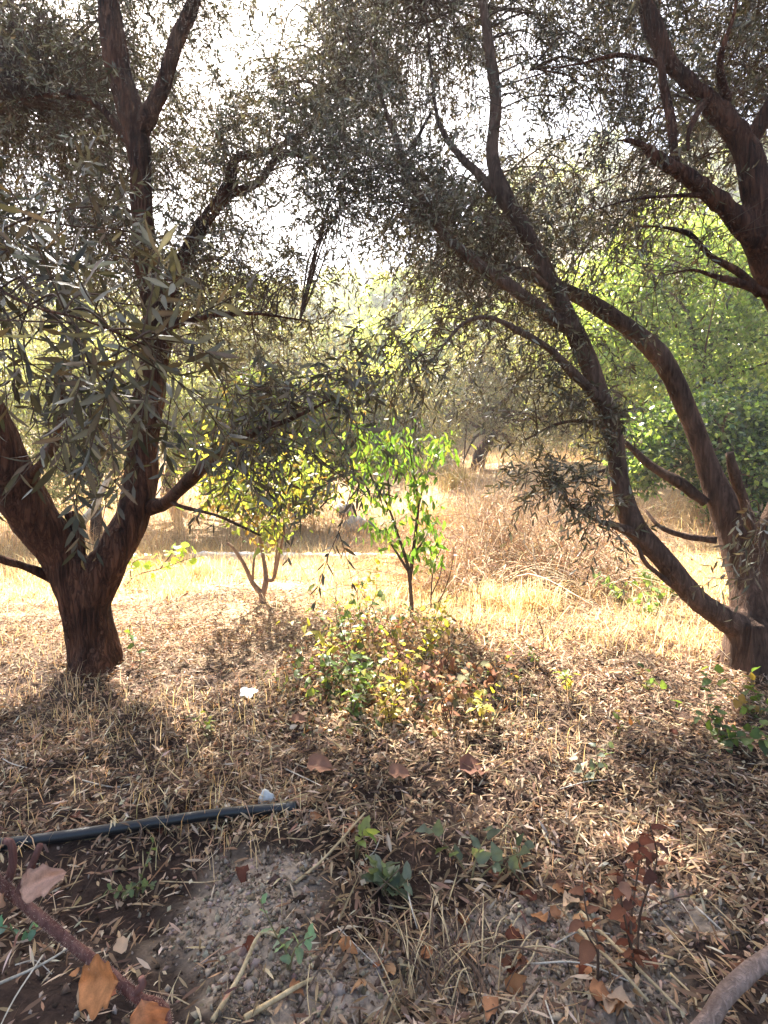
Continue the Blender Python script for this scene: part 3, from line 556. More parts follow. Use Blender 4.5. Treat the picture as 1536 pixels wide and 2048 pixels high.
# ------------------------------------------------------------------ ground cover: litter, straw, brush, crumbs
def ground_pts(n, y0, y1, xs=0.95, power=1.0, x_extra=0.95):
    y = y0 + (y1 - y0) * R.random(n) ** power; x = R.uniform(-1, 1, n) * (xs * y + x_extra); return x, y
BRUSH_ = [(0.20, 0.13, 0.08), (0.34, 0.24, 0.15)]
LITTER = [(0.265, 0.165, 0.092), (0.35, 0.235, 0.135), (0.17, 0.10, 0.064), (0.41, 0.30, 0.20), (0.10, 0.06, 0.04), (0.28, 0.165, 0.10), (0.49, 0.39, 0.28), (0.22, 0.14, 0.08), (0.14, 0.085, 0.05)]
def litter(n, y0, y1, power, keep, z0, lsize=(0.022, 0.050), rat=(.09, .19), pal=None, zs=.022):
    x, y = ground_pts(n, y0, y1, 0.95, power); k = R.random(n) < keep(x, y); x, y = x[k], y[k]; N = len(x)
    a = R.uniform(0, 6.28, N) + 0.8 * fbm(x * 3, y * 3, 2, 2); tilt = R.normal(0, 0.28, N)
    t = np.stack([np.cos(a) * np.cos(tilt), np.sin(a) * np.cos(tilt), np.sin(tilt)], 1); n_ = unit(np.stack([R.normal(0, .55, N), R.normal(0, .55, N), np.ones(N)], 1))
    L = R.uniform(*lsize, N); pos = np.stack([x, y, gz(x, y) + z0 + R.random(N) ** 1.5 * zs + 0.3 * np.abs(np.sin(tilt)) * L], 1) - t * (L * 0.5)[:, None]
    Wd = L * R.uniform(*rat, N); cu = R.uniform(-.25, .45, N); cl = np.clip(pick(pal or LITTER, N, 0.22) * (1 + .3 * fbm(x * 2.3, y * 2.3, 7, 3))[:, None], .01, .8); near = (y < 1.75) & (L > .022); bb = Buf()
    if near.any(): V, T, C_ = leaves(pos[near], t[near], n_[near], L[near], Wd[near], cu[near], cl[near], fold=0.7); bb.add(V, None, T, C_)
    f_ = ~near; V, T, C_ = leaves2(pos[f_], t[f_], n_[f_], L[f_], Wd[f_] * 1.15, cu[f_], cl[f_]); bb.add(V, None, T, C_); V, Fs, C_ = bb.get(); return V, Fs[0], C_
def keep_near(x, y): return np.clip((1 - 0.8 * pale(x, y)) * (0.80 + 0.5 * fbm(x * 3.1, y * 3.1, 9, 3)) * (1 - 0.72 * sstep(-0.05, -0.35, x + 0.1 * fbm(x * 5, y * 5, 2, 2)) * sstep(1.52, 1.38, y)), 0.02, 1)
V, T, Cc = litter(215000, 0.55, 4.3, 0.75, keep_near, 0.002); o = link('leaf_litter', mesh_np('leaf_litter', V, T, Cc, M_DRY)); tag(o, 'brown carpet of fallen olive leaves on the grove floor', 'leaf litter', None, 'stuff')
V, T, Cc = litter(60000, 0.55, 3.6, 0.75, lambda x, y: keep_near(x, y) ** 1.3, 0.006, (0.007, 0.02), (.3, .9), LITTER + BRUSH_[:2], .016); o = link('leaf_crumbs', mesh_np('leaf_crumbs', V, T, Cc, M_DRY)); tag(o, 'broken flakes and crumbs of dry leaf between the fallen olive leaves', 'leaf litter', None, 'stuff')
V, T, Cc = litter(22000, 0.55, 4.6, 0.8, lambda x, y: np.clip(.3 + .9 * fbm(x * 1.7, y * 1.7, 12, 3), 0.05, 1) * keep_near(x, y), 0.010, (0.05, 0.13), (.018, .04), [(0.44, 0.32, 0.18), (0.52, 0.41, 0.26), (0.30, 0.2, 0.115)], .026); o = link('straw_litter', mesh_np('straw_litter', V, T, Cc, M_STRAW)); tag(o, 'loose broken straw scattered over the leaf litter', 'straw', None, 'stuff')
V, T, Cc = litter(26000, 4.0, 8.0, 1.0, lambda x, y: 0.7 + 0 * x, 0.004, (0.045, 0.075)); o = link('leaf_litter', mesh_np('leaf_litter', V, T, Cc, M_DRY)); tag(o, 'thinner sunlit leaf litter among the straw of the clearing', 'leaf litter', None, 'stuff')
def blades(x, y, h, wd, lean, pal, z0=0.0, jit=0.16, az_in=None):
    N = len(x); a = R.uniform(0, 6.28, N); az = R.uniform(0, 6.28, N) if az_in is None else az_in; h = np.broadcast_to(h, (N,)); ln = (R.normal(0, 1, N) if az_in is None else R.uniform(.05, 1.5, N)) * lean
    b0 = np.stack([x, y, gz(x, y) + z0], 1); sd = np.stack([np.cos(a), np.sin(a), 0 * a], 1) * (wd * R.uniform(.6, 1.3, N))[:, None]; ld = np.stack([np.cos(az), np.sin(az), 0 * az], 1)
    m = b0 + ld * (ln * h * 0.3)[:, None] + np.stack([0 * h, 0 * h, h * 0.6], 1); tp = b0 + ld * (ln * h * 1.0)[:, None] + np.stack([0 * h, 0 * h, h * np.clip(1 - 0.35 * ln ** 2, .3, 1)], 1)
    V = np.stack([b0 - sd, b0 + sd, m - sd * .7, m + sd * .7, tp], 1).reshape(-1, 3)
    T = (np.array([[0, 1, 3], [0, 3, 2], [2, 3, 4]])[None] + (np.arange(N) * 5)[:, None, None]).reshape(-1, 3)
    return V, T, np.repeat(pick(pal, N, jit), 5, axis=0)
STRAW = [(0.66, 0.52, 0.31), (0.70, 0.56, 0.33), (0.50, 0.35, 0.18), (0.58, 0.40, 0.19), (0.76, 0.66, 0.46)]
BRUSH = [(0.48, 0.34, 0.22), (0.58, 0.44, 0.30), (0.36, 0.24, 0.155), (0.66, 0.53, 0.38), (0.52, 0.36, 0.22)]
nt_ = 4200; tx, ty = ground_pts(nt_, 2.9, 7.4, 0.9); dens = np.clip(0.45 + 0.9 * fbm(tx * 1.3, ty * 1.3, 3, 3) + 0.5 * sstep(3.5, 4.6, ty) - 0.9 * np.exp(-((tx + .9) ** 2 + (ty - 4) ** 2) / 0.6), 0.03, 1.3) * sstep(2.9, 4.2, ty + 0.3 * tx)
nb = R.poisson(dens * R.uniform(4, 30, nt_)); ti = np.repeat(np.arange(nt_), nb); th = R.uniform(.5, 1.5, nt_) * (0.7 + 0.5 * sstep(3.5, 5, ty))
x = tx[ti] + R.normal(size=len(ti)) * .045; y = ty[ti] + R.normal(size=len(ti)) * .045
out_az = np.arctan2(y - ty[ti], x - tx[ti]) + R.normal(size=len(ti)) * .7 + (R.random(len(ti)) < .2) * R.uniform(0, 6.28, len(ti))
V, T, Cc = blades(x, y, R.uniform(0.04, 0.19, len(x)) * th[ti], 0.0026, 1.1, STRAW, az_in=out_az)
tag(link('dry_grass', mesh_np('dry_grass', V, T, Cc, M_STRAW)), 'golden dry grass across the sunlit clearing', 'grass', None, 'stuff')
x, y = ground_pts(70000, 6.6, 16, 0.9, 0.8); k = R.random(len(x)) < np.clip(0.55 + 0.6 * fbm(x * .8, y * .8, 6, 3), .05, 1); x, y = x[k], y[k]
V, T, Cc = blades(x, y, R.uniform(0.12, 0.42, len(x)), 0.0042, 1.25, BRUSH + STRAW[2:4]); tag(link('dry_brush', mesh_np('dry_brush', V, T, Cc, M_STRAW)), 'pinkish dry brush and weeds covering the slope beyond the clearing', 'dry brush', None, 'stuff')
x, y = ground_pts(16000, 1.3, 3.4, 0.9); k = R.random(len(x)) < np.clip(-0.05 + 0.8 * fbm(x * 1.8 + 4, y * 1.8, 3, 3), 0.02, 1); x, y = x[k], y[k]
V, T, Cc = blades(x, y, R.uniform(0.03, 0.12, len(x)), 0.0014, 0.9, STRAW + BRUSH); tag(link('dry_grass', mesh_np('dry_grass', V, T, Cc, M_STRAW)), 'sparse thin dry grass blades standing in the shaded litter', 'grass', None, 'stuff')
# crumbs of pale soil
ICO = np.array([[0, 0, 1], [1, 0, .1], [.1, 1, -.1], [-1, .1, .1], [0, -1, -.05], [0, 0, -1.]])
ICF = np.array([[0,1,2],[0,2,3],[0,3,4],[0,4,1],[5,2,1],[5,3,2],[5,4,3],[5,1,4]])
def lumps(x, y, r, col, sink=0.2):
    N = len(x); sc = r[:, None] * R.uniform(.65, 1.25, (N, 3)); v = ICO[None] * np.clip(1 + 0.6 * R.normal(size=(N, 6, 1)), .35, 2.2) * sc[:, None]
    a = R.uniform(0, 6.28, N); ca, sa = np.cos(a)[:, None], np.sin(a)[:, None]; vx, vy = v[..., 0] * ca - v[..., 1] * sa, v[..., 0] * sa + v[..., 1] * ca
    V = np.stack([vx + x[:, None], vy + y[:, None], v[..., 2] + (gz(x, y) + r * sink)[:, None]], -1)
    return V.reshape(-1, 3), (ICF[None] + (np.arange(N) * 6)[:, None, None]).reshape(-1, 3), np.repeat(col, 6, axis=0)
x, y = ground_pts(190000, 0.6, 2.0, 0.9); k = R.random(len(x)) < np.clip(pale(x, y) * 0.95, 0.05, 1); x, y = x[k], y[k]
CR = [(0.32, 0.24, 0.175), (0.24, 0.175, 0.12), (0.39, 0.30, 0.225), (0.16, 0.11, 0.075)]
V, T, Cc = lumps(x, y, np.clip(R.lognormal(-5.85, 0.55, len(x)), .0012, .010), pick(CR, len(x))); tag(link('soil_crumbs', mesh_np('soil_crumbs', V, T, Cc, M_CLOD, False)), 'pale crumbly soil heaped in patches near the pipe', 'soil', None, 'stuff')

x, y = ground_pts(10000, 0.6, 2.4, 0.9); V, T, Cc = lumps(x, y, np.clip(R.lognormal(-5.8, 0.6, len(x)), .0015, .012), pick([(0.06, 0.036, 0.024), (0.09, 0.056, 0.037), (0.04, 0.024, 0.016), (0.13, 0.085, 0.055)], len(x)), .1)
tag(link('soil_clods', mesh_np('soil_clods', V, T, Cc, M_CLOD, False)), 'dark crumbly earth showing in the hollow under the pipe', 'soil', None, 'stuff')
# ------------------------------------------------------------------ things in the clearing
BROWN = [(0.30, 0.14, 0.06), (0.22, 0.09, 0.045), (0.36, 0.20, 0.10), (0.16, 0.07, 0.04)]
RUST = [(0.15, 0.045, 0.022), (0.10, 0.032, 0.018), (0.24, 0.09, 0.045), (0.075, 0.03, 0.02), (0.3, 0.15, 0.09)]
MIXED = [(0.13, 0.19, 0.06), (0.22, 0.26, 0.07), (0.42, 0.36, 0.07), (0.30, 0.12, 0.045), (0.22, 0.10, 0.05), (0.10, 0.15, 0.06), (0.38, 0.2, 0.09)]
GREY = [(0.12, 0.15, 0.105), (0.15, 0.18, 0.13), (0.09, 0.115, 0.08), (0.18, 0.21, 0.15)]
BRIGHT = [(0.12, 0.22, 0.04), (0.09, 0.18, 0.035), (0.18, 0.27, 0.055), (0.06, 0.11, 0.03), (0.25, 0.27, 0.06), (0.08, 0.13, 0.035)]
def plant(name, label, cat, base, stems, leafspec, group=None, stem_mat=None, stem_r=0.004, petiole=0.0):
    """stems: list of 3-D paths; leafspec: (mesh set, count, size range, droop, from fraction)"""
    root = thing(name, label, cat, base, group); first = None
    for i, pth in enumerate(stems):
        pth = smooth_path(pth, 4); r = np.linspace(stem_r, stem_r * 0.35, len(pth))
        V, Q, T = tube(pth, r, 5); part('stem', V, [Q, T], root, None, stem_mat or M_STEM)
        ms, n, sz, droop, f0 = leafspec
        for k in range(n):
            u = (f0 + (1 - f0) * (k + R.random()) / n) * (len(pth) - 1); j = min(int(u), len(pth) - 2); p = pth[j] + (pth[j + 1] - pth[j]) * (u - j); tan = unit(pth[j + 1] - pth[j])
            az = k * 2.4 + R.normal() * .4; side = unit(np.cross(tan, [0.2, 0.1, 1.0])); up = np.cross(side, tan); per = side * math.cos(az) + up * math.sin(az)
            t = unit(per * 0.9 + tan * 0.45 + np.array([0, 0, -droop]) + R.normal(size=3) * .15)
            leaf_obj(ms, p + per * petiole * R.random(), t, unit(np.array([0, 0, 1.0]) + R.normal(size=3) * .35), R.uniform(*sz), root)
    return root
def rise(base, h, lean=0.2, n=4):
    d = R.normal(size=2) * lean * h; return np.array([[base[0] + d[0] * u ** 1.5, base[1] + d[1] * u ** 1.5, base[2] - 0.02 * (u == 0) + h * u] for u in np.linspace(0, 1, n)]) + np.vstack([np.zeros(3), R.normal(size=(n - 1, 3)) * 0.06 * h])
def stems_px(paths, d): return [np.array([P(a, b, d) for a, b in q]) for q in paths]

# pruned little fruit tree on its litter mound
b = G(522, 1204); d = b[1]
root = thing('fruit_tree', 'small pruned fruit tree with bare forked stems on a litter mound', 'tree', b)
st = [[(522, 1212, 26), (524, 1190, 22), (505, 1165, 16), (488, 1128, 13), (468, 1098, 11), (455, 1086, 9)], [(524, 1195, 20), (532, 1160, 18), (526, 1110, 12), (516, 1055, 9), (505, 990, 6), (490, 930, 4)], [(532, 1160, 16), (548, 1155, 12), (560, 1100, 9), (572, 1040, 7), (585, 970, 4)], [(505, 1160, 10), (508, 1120, 8), (512, 1070, 6), (470, 1020, 5), (430, 960, 4)], [(548, 1150, 8), (555, 1075, 7), (545, 1000, 5), (550, 930, 4)]]
for i, q in enumerate(st):
    g = grp([(a, b_, d + (0.06 * i if j > 1 else 0), w_ * .62) for j, (a, b_, w_) in enumerate(q)]); V, Q, T = tube(g[:, :3], g[:, 3], 7, 0.05); part('trunk' if i == 0 else 'branch', V, [Q, T], root, None, M_TAN)
ms = leaf_meshes('ovate', 0.45, YGREEN, M_LEAF, 9, 0.2)
for k in range(290):
    cx, cy, cr = [(440, 985, 45), (500, 950, 60), (565, 990, 55), (530, 1085, 22), (505, 1010, 45), (600, 930, 40), (420, 930, 35)][R.choice(7, p=[.14, .24, .2, .1, .16, .1, .06])]
    p = P(cx + R.normal() * cr * .6, cy + R.normal() * cr * .6, d + R.normal() * .2)
    leaf_obj(ms, p, R.normal(size=3) + [0, 0, -.5], R.normal(size=3) * .6 + [0, 0, 1], R.uniform(.05, .09), root)
N = 900; cl = np.array([(440, 985, 40, 40), (500, 950, 55, 50), (565, 990, 50, 45), (505, 1010, 45, 45), (600, 930, 40, 40), (420, 930, 35, 40), (540, 1060, 30, 25), (640, 960, 40, 40)])[R.integers(0, 8, N)]
pos = np.array([P(a + R.normal() * c * .8, b_ + R.normal() * e * .8, d + R.normal() * .25) for a, b_, c, e in cl])
V, T, Cc = leaves(pos, R.normal(size=(N, 3)) + [0, 0, -.5], R.normal(size=(N, 3)) * .6 + [0, 0, 1], R.uniform(.035, .07, N), R.uniform(.014, .03, N), R.uniform(.05, .3, N), pick(YGREEN, N)); part('crown', V, T, root, Cc, M_LEAF, 'stuff')
# slim bright green sapling
b = G(825, 1250); d = b[1]
root = thing('sapling', 'slim sapling with bright green drooping leaves rising from the weeds', 'tree', b)
st = [[(825, 1256, 11), (822, 1190, 9), (815, 1130, 8), (796, 1070, 6), (775, 1010, 5), (745, 960, 5), (725, 900, 3)], [(820, 1160, 9), (828, 1090, 8), (836, 1010, 7), (826, 940, 5), (815, 880, 3)], [(815, 1140, 7), (790, 1100, 5), (765, 1060, 3)], [(832, 1040, 5), (850, 960, 4), (878, 905, 3), (900, 880, 2)], [(826, 1110, 5), (848, 1080, 4), (856, 1060, 2)], [(780, 1020, 5), (775, 950, 4), (765, 890, 2)]]
for i, q in enumerate(st):
    g = grp([(a, b_, d + 0.05 * i * (j > 1), w_) for j, (a, b_, w_) in enumerate(q)]); V, Q, T = tube(g[:, :3], g[:, 3], 6, 0.04); part('trunk' if i == 0 else 'branch', V, [Q, T], root, None, M_TWIG)
ms = leaf_meshes('long', 0.34, BRIGHT, M_LEAF, 10, 0.3)
for cx, cy, rx, ry, n in [(735, 915, 28, 35, 32), (765, 880, 35, 25, 26), (880, 890, 24, 18, 26), (810, 925, 35, 35, 32), (830, 1000, 22, 40, 30), (852, 1070, 22, 35, 42), (835, 1120, 15, 20, 14), (765, 1055, 22, 22, 18), (870, 1110, 14, 18, 10), (800, 1090, 18, 20, 12), (750, 985, 25, 28, 22), (840, 960, 22, 25, 20)]:
    for k in range(n):
        p = P(cx + R.normal() * rx * .7, cy + R.normal() * ry * .7, d + R.normal() * .13)
        leaf_obj(ms, p, R.normal(size=3) * .6 + [0, 0, -1.0], R.normal(size=3) * .5 + [0, -.5, .6], R.uniform(.05, .09), root)
N = 520; cl = np.array([(735, 915, 32, 40), (765, 880, 40, 28), (880, 890, 28, 20), (810, 925, 40, 40), (830, 1000, 26, 42), (852, 1070, 26, 40), (765, 1055, 26, 26), (750, 985, 28, 32), (720, 960, 22, 28), (800, 870, 40, 22)])[R.integers(0, 10, N)]
pos = np.array([P(a + R.normal() * c * .8, b_ + R.normal() * e * .8, d + R.normal() * .15) for a, b_, c, e in cl])
V, T, Cc = leaves(pos, R.normal(size=(N, 3)) * .6 + [0, 0, -1.0], R.normal(size=(N, 3)) * .6 + [0, -.4, .6], R.uniform(.04, .075, N), R.uniform(.012, .022, N), R.uniform(.05, .35, N), pick(BRIGHT, N)); part('crown', V, T, root, Cc, M_LEAF, 'stuff')
# thin bare side plant by the sapling
plant('twig_plant', 'thin twiggy plant with a few red-green leaves beside the sapling', 'plant', G(862, 1232), stems_px([[(862, 1236), (863, 1170), (872, 1120), (895, 1075)], [(858, 1230), (885, 1190), (902, 1140), (908, 1095)], [(863, 1190), (880, 1150), (885, 1110)]], G(862, 1232)[1]), (leaf_meshes('ovate', .5, MIXED, M_LEAF, 8), 5, (.025, .045), .3, .4), stem_mat=M_TWIG, stem_r=.006)
# low arching vine by the V trunk
b = G(250, 1176); d = b[1]
plant('vine', 'arching vine shoot with lime-green lobed leaves beside the V-shaped trunk', 'vine', b, stems_px([[(246, 1176), (275, 1150), (330, 1135), (370, 1120), (402, 1112)], [(262, 1160), (262, 1135), (275, 1120), (320, 1118)], [(320, 1138), (340, 1112), (352, 1095), (368, 1098)]], d), (leaf_meshes('round', .95, [(0.30, 0.42, 0.06), (0.36, 0.44, 0.08), (0.25, 0.38, 0.06)], M_LEAF, 6), 13, (.055, .085), .3, .2), stem_mat=M_TWIG, stem_r=.006, petiole=0.05)
# weed clump round the sapling's foot
MS3 = [(leaf_meshes('ovate', 0.62, MIXED[:2] + MIXED[5:6], M_LEAF, 9, 0.2), 'mostly green leafy weed'), (leaf_meshes('ovate', 0.62, [MIXED[1], MIXED[2], (0.34, 0.32, 0.08)], M_LEAF, 9, 0.2), 'yellowing leafy weed'), (leaf_meshes('ovate', 0.62, [MIXED[4], BROWN[1], BROWN[0], (0.14, 0.13, 0.06), BROWN[3]], M_DRY, 9, 0.3), 'weed with mostly rust-brown leaves')]
for i, (px, py, h, ns, nl, lab) in enumerate([(700, 1330, .30, 4, 11, None), (745, 1320, .34, 4, 11, None), (790, 1330, .26, 4, 10, None), (850, 1320, .25, 4, 10, None), (890, 1350, .22, 4, 9, None), (670, 1380, .24, 4, 10, None), (730, 1400, .24, 5, 10, None), (800, 1400, .22, 4, 10, None), (860, 1400, .22, 4, 9, None), (930, 1400, .2, 4, 8, None), (700, 1440, .2, 4, 9, None), (770, 1450, .2, 4, 9, None), (900, 1450, .22, 4, 8, None), (960, 1450, .18, 3, 8, None), (640, 1400, .2, 3, 9, None), (985, 1390, .2, 3, 7, None), (690, 1300, .42, 3, 12, None), (720, 1290, .4, 3, 12, None), (755, 1295, .36, 3, 12, None), (870, 1290, .3, 3, 9, None), (660, 1330, .34, 3, 11, None)]):
    b = G(px, py); msx, look = MS3[[0, 1, 2, 1, 2, 0, 0, 1, 2, 2, 0, 1, 2, 1, 0, 2, 0, 1, 0, 1, 1][i]]; plant('bramble_weed', look + " in the tangle at the sapling's foot", 'weed', b, [rise(b, h * R.uniform(.7, 1.15), .5) for _ in range(ns)], (msx, nl, (.025, .055), .25, .15), "weeds at the sapling's foot", M_TWIG, .0028)
N = 4500; px_ = R.normal(790, 105, N); py_ = R.uniform(1265, 1500, N); dd = CAM_H * F / (py_ - 950); x = (px_ - 768) / F * dd; y = dd
hh = 0.11 * np.exp(-((x - .03) / .42) ** 2) * sstep(2.0, 2.5, y) * (0.5 + 0.6 * np.clip(fbm(x * 6, y * 6, 3, 3) + .5, 0, 1.4)); z = gz(x, y) + hh * R.random(N) ** .7 + .01
V, T, Cc = leaves(np.stack([x, y, z], 1), R.normal(size=(N, 3)) + [0, 0, -.3], R.normal(size=(N, 3)) + [0, 0, .6], R.uniform(.012, .04, N), R.uniform(.006, .02, N), R.uniform(0, .5, N), pick(BROWN[:2] + BRUSH[:4] + STRAW[:2] + [(0.10, 0.12, 0.05), (0.13, 0.16, 0.06), (0.07, 0.085, 0.045), (0.25, 0.24, 0.07)], N)); bW = Buf(); bW.add(V, None, T, Cc)
k = R.random(N) < .22; V, T, Cc = blades(x[k], y[k], hh[k] * R.uniform(.6, 1.4, k.sum()) + .03, .0016, .8, BRUSH + [(0.2, 0.12, 0.08)]); bW.add(V, None, T, Cc); V, Fs, Cc = bW.get()
tag(link('weed_tangle', mesh_np('weed_tangle', V, Fs, Cc, M_DRY)), "matted dry stems and small withered leaves round the sapling's foot", 'weeds', None, 'stuff')
# rusty plant in front and other seedlings, each in its own place
def weed(name, label, cat, px, py, h, ns, nl, kind, ratio, pal, sz, lean=.35, droop=.2, f0=.2, mat=None, stem=None, sr=.003, group=None):
    b = G(px, py); return plant(name, label, cat, b, [rise(b, h * R.uniform(.75, 1.1), lean) for _ in range(ns)], (leaf_meshes(kind, ratio, pal, mat or M_LEAF, 8), nl, sz, droop, f0), group, stem or M_STEM, sr)
weed('rust_plant', 'upright withered plant with dark rust-red leaves above the pale soil', 'plant', 1275, 1950, .36, 3, 15, 'ovate', .62, RUST, (.024, .043), .10, .45, .1, M_DRY, M_TWIG)
weed('rust_plant', 'short withered plant with a few curled brown leaves beside the rust-red one', 'plant', 1195, 1960, .16, 2, 6, 'ovate', .6, BROWN, (.028, .045), .4, .45, .3, M_DRY, M_TWIG)
weed('seedling', 'grey-green seedling with broad leaves spreading low over the litter', 'seedling', 770, 1790, .06, 4, 7, 'ovate', .5, GREY, (.04, .065), 1.1, .1, .3)
weed('seedling', 'small grey-green seedling with pointed leaves next to the broad-leaved one', 'seedling', 940, 1770, .08, 3, 5, 'ovate', .62, GREY, (.035, .055), 1.2, .05, .4)
weed('seedling', 'tiny upright seedling with narrow blue-green leaves at the dark hole', 'seedling', 1045, 1765, .07, 2, 5, 'long', .4, GREY, (.028, .045), .6, .0, .4)
weed('seedling', 'mint-green seedling with small rounded leaves on the pale soil', 'seedling', 575, 1945, .10, 2, 7, 'round', .6, [(0.24, 0.34, 0.22), (0.19, 0.29, 0.18), (0.30, 0.38, 0.26)], (.018, .03), .35, .1, .3)
weed('seedling', 'young shoot with two yellow-green leaves leaning on a straw stem', 'seedling', 712, 1712, .08, 2, 3, 'ovate', .55, [(0.24, 0.30, 0.10), (0.30, 0.34, 0.12)], (.035, .05), .4, .0, .6)
weed('seedling', 'little dark seedling with tiny leaves in the hollow below the pipe', 'seedling', 270, 1790, .08, 4, 8, 'round', .7, [(0.10, 0.14, 0.07), (0.14, 0.17, 0.08)], (.012, .02), .9, .1, .3)
weed('seedling', 'tiny blue-green sprout at the dark edge under the fuzzy stem', 'seedling', 45, 1880, .05, 2, 4, 'round', .7, [(0.12, 0.24, 0.15), (0.16, 0.28, 0.18)], (.018, .028), .6, .1, .4)
weed('ivy_seedling', 'trailing ivy with dark green leaves in the shade of the leaning olive', 'ivy', 1440, 1490, .16, 6, 10, 'ovate', .75, DGREEN[:3] + [(0.16, 0.22, 0.06)], (.03, .055), 1.0, .2, .1)
weed('ivy_seedling', 'ivy sprig with lighter leaves climbing by the frame-side litter', 'ivy', 1515, 1440, .18, 5, 9, 'ovate', .75, [(0.12, 0.19, 0.06), (0.2, 0.24, 0.06), (0.3, 0.2, 0.05)], (.03, .05), .8, .2, .1)
weed('seedling', 'thin weed with heart-shaped green leaves against the V-shaped trunk base', 'weed', 274, 1345, .22, 1, 6, 'ovate', .75, [(0.14, 0.22, 0.05), (0.12, 0.18, 0.05)], (.035, .05), .1, .3, .3)
weed('seedling', 'sparse yellow-green weed in the litter left of the rusty bark piece', 'weed', 420, 1480, .12, 3, 6, 'ovate', .6, YGREEN, (.02, .035), .5, .2, .3)
weed('seedling', 'small weed with one lemon-yellow leaf in the sunny patch', 'weed', 1145, 1400, .14, 3, 6, 'ovate', .6, [(0.45, 0.42, 0.06), (0.25, 0.30, 0.07), (0.5, 0.4, 0.05)], (.025, .045), .4, .2, .3)
weed('seedling', 'grey-leaved seedling in the dappled light behind the rust-red plant', 'weed', 1180, 1580, .12, 3, 6, 'ovate', .6, GREY + [(0.3, 0.22, 0.13)], (.025, .045), .5, .2, .3)
for px, py in [(1300, 1190), (1270, 1165), (1340, 1200), (1240, 1200), (1310, 1230)]:
    weed('green_weed', 'low green weed growing where the dry brush meets the leaning olive', 'weed', px, py, .2, 4, 9, 'ovate', .6, [(0.16, 0.24, 0.08), (0.22, 0.30, 0.10), (0.12, 0.18, 0.06)], (.04, .07), .7, .1, .1, group='low weeds by the leaning olive')
for i, (px, py) in enumerate([(1010, 1330), (1040, 1380), (970, 1360), (1075, 1330), (600, 1360), (560, 1390), (1230, 1480), (1300, 1390)]):
    weed('yellow_weed', 'wispy yellowing weed dotted through the sunlit litter', 'weed', px, py, .13, 2, 6, 'ovate', .6, YGREEN + MIXED[3:5], (.018, .035), .5, .1, .2, group='wispy weeds in the sunlit litter')
# dry stalks
for i in range(26):
    px, py = R.uniform(560, 1330), R.uniform(1160, 1330); b = G(px, py); q = rise(b, R.uniform(.25, .6), .25, 5)
    V, Q, T = tube(smooth_path(q, 4), np.linspace(.0024, .0010, 17), 4); r_ = thing('dry_stalk', 'thin bare dry stalk standing in the straw of the clearing', 'stalk', b, 'dry stalks in the clearing'); part('stem', V, [Q, T], r_, None, M_STRAWST if i % 3 else M_TWIG)
# dry bramble thicket with a dark hollow
M_CANE = attr_mat('cane', .8, 40); pal_c = np.array(BRUSH)
def thicket(b, cx, half, n, label, deep, hm, hollow):
    root = thing('bramble_thicket', label, 'brush pile', b); cb = Buf(); lb = []
    for i in range(n):
        u = R.uniform(-1, 1); px = cx + half * u; dd = b[1] + R.uniform(-.15, deep); x0 = (px - 768) / F * dd
        p0 = np.array([x0, dd, float(gz(x0, dd))]); top = hm * (0.22 + 0.42 * (dd - b[1] + .15)) * (0.45 + 0.75 * max(0, .5 + float(fbm(u * 3.1, dd * 1.7, 4, 2)))) * math.sqrt(max(.15, 1 - u * u)) * R.uniform(.4, 1.1) + .08
        if hollow and abs(x0 - (b[0] + 0.02)) < 0.17 and dd < b[1] + .5: continue
        e = p0 + np.array([R.normal() * .6, R.normal() * .35 - .1, 0]); e[2] = gz(e[0], e[1]) + R.uniform(0, .5) * top
        pth = smooth_path([p0, (p0 + e) / 2 + [R.normal() * .08, R.normal() * .08, top], e], 4); V, Q, T = tube(pth, np.linspace(.004, .0015, len(pth)) * R.uniform(.6, 1.4), 3); cb.add(V, Q, T, pick(pal_c, 1, .2)[0])
        lb.append(pth[R.integers(1, len(pth), 8)] + R.normal(size=(8, 3)) * .02)
    cb.part('canes', root, M_CANE, 'stuff'); pos = np.vstack(lb); N = len(pos)
    V, T, Cc = leaves2(pos, R.normal(size=(N, 3)) + [0, 0, -.4], R.normal(size=(N, 3)), R.uniform(.02, .05, N), R.uniform(.008, .018, N), R.uniform(0, .4, N), pick(BRUSH + LITTER[:3], N)); part('dry_leaves', V, T, root, Cc, M_DRY, 'stuff'); return root
b2 = on_ground0 = np.array([(1090 - 768) / F * 7.6, 7.6, float(gz((1090 - 768) / F * 7.6, 7.6))]); thicket(b2, 1090, 230, 800, 'loose pinkish thicket of dry canes on the bank below the bent olive', 1.8, .8, False)
b = G(1040, 1195); root = thicket(b, 1050, 195, 1100, 'tangled heap of dry brown bramble canes with a dark hollow', 1.2, 1.0, True)
for q in [[(1085, 1190), (1080, 1150), (1072, 1120), (1050, 1090), (1050, 1065)], [(1078, 1180), (1070, 1130), (1066, 1085)], [(1050, 1185), (1040, 1160), (1038, 1130)]]:
    pth = smooth_path([P(a, c, b[1] - .2) for a, c in q], 4); pth[0][2] = gz(pth[0][0], pth[0][1]) - .01; V, Q, T = tube(pth, np.linspace(.006, .003, len(pth)), 5); part('pale_cane', V, [Q, T], root, None, M_PALE)
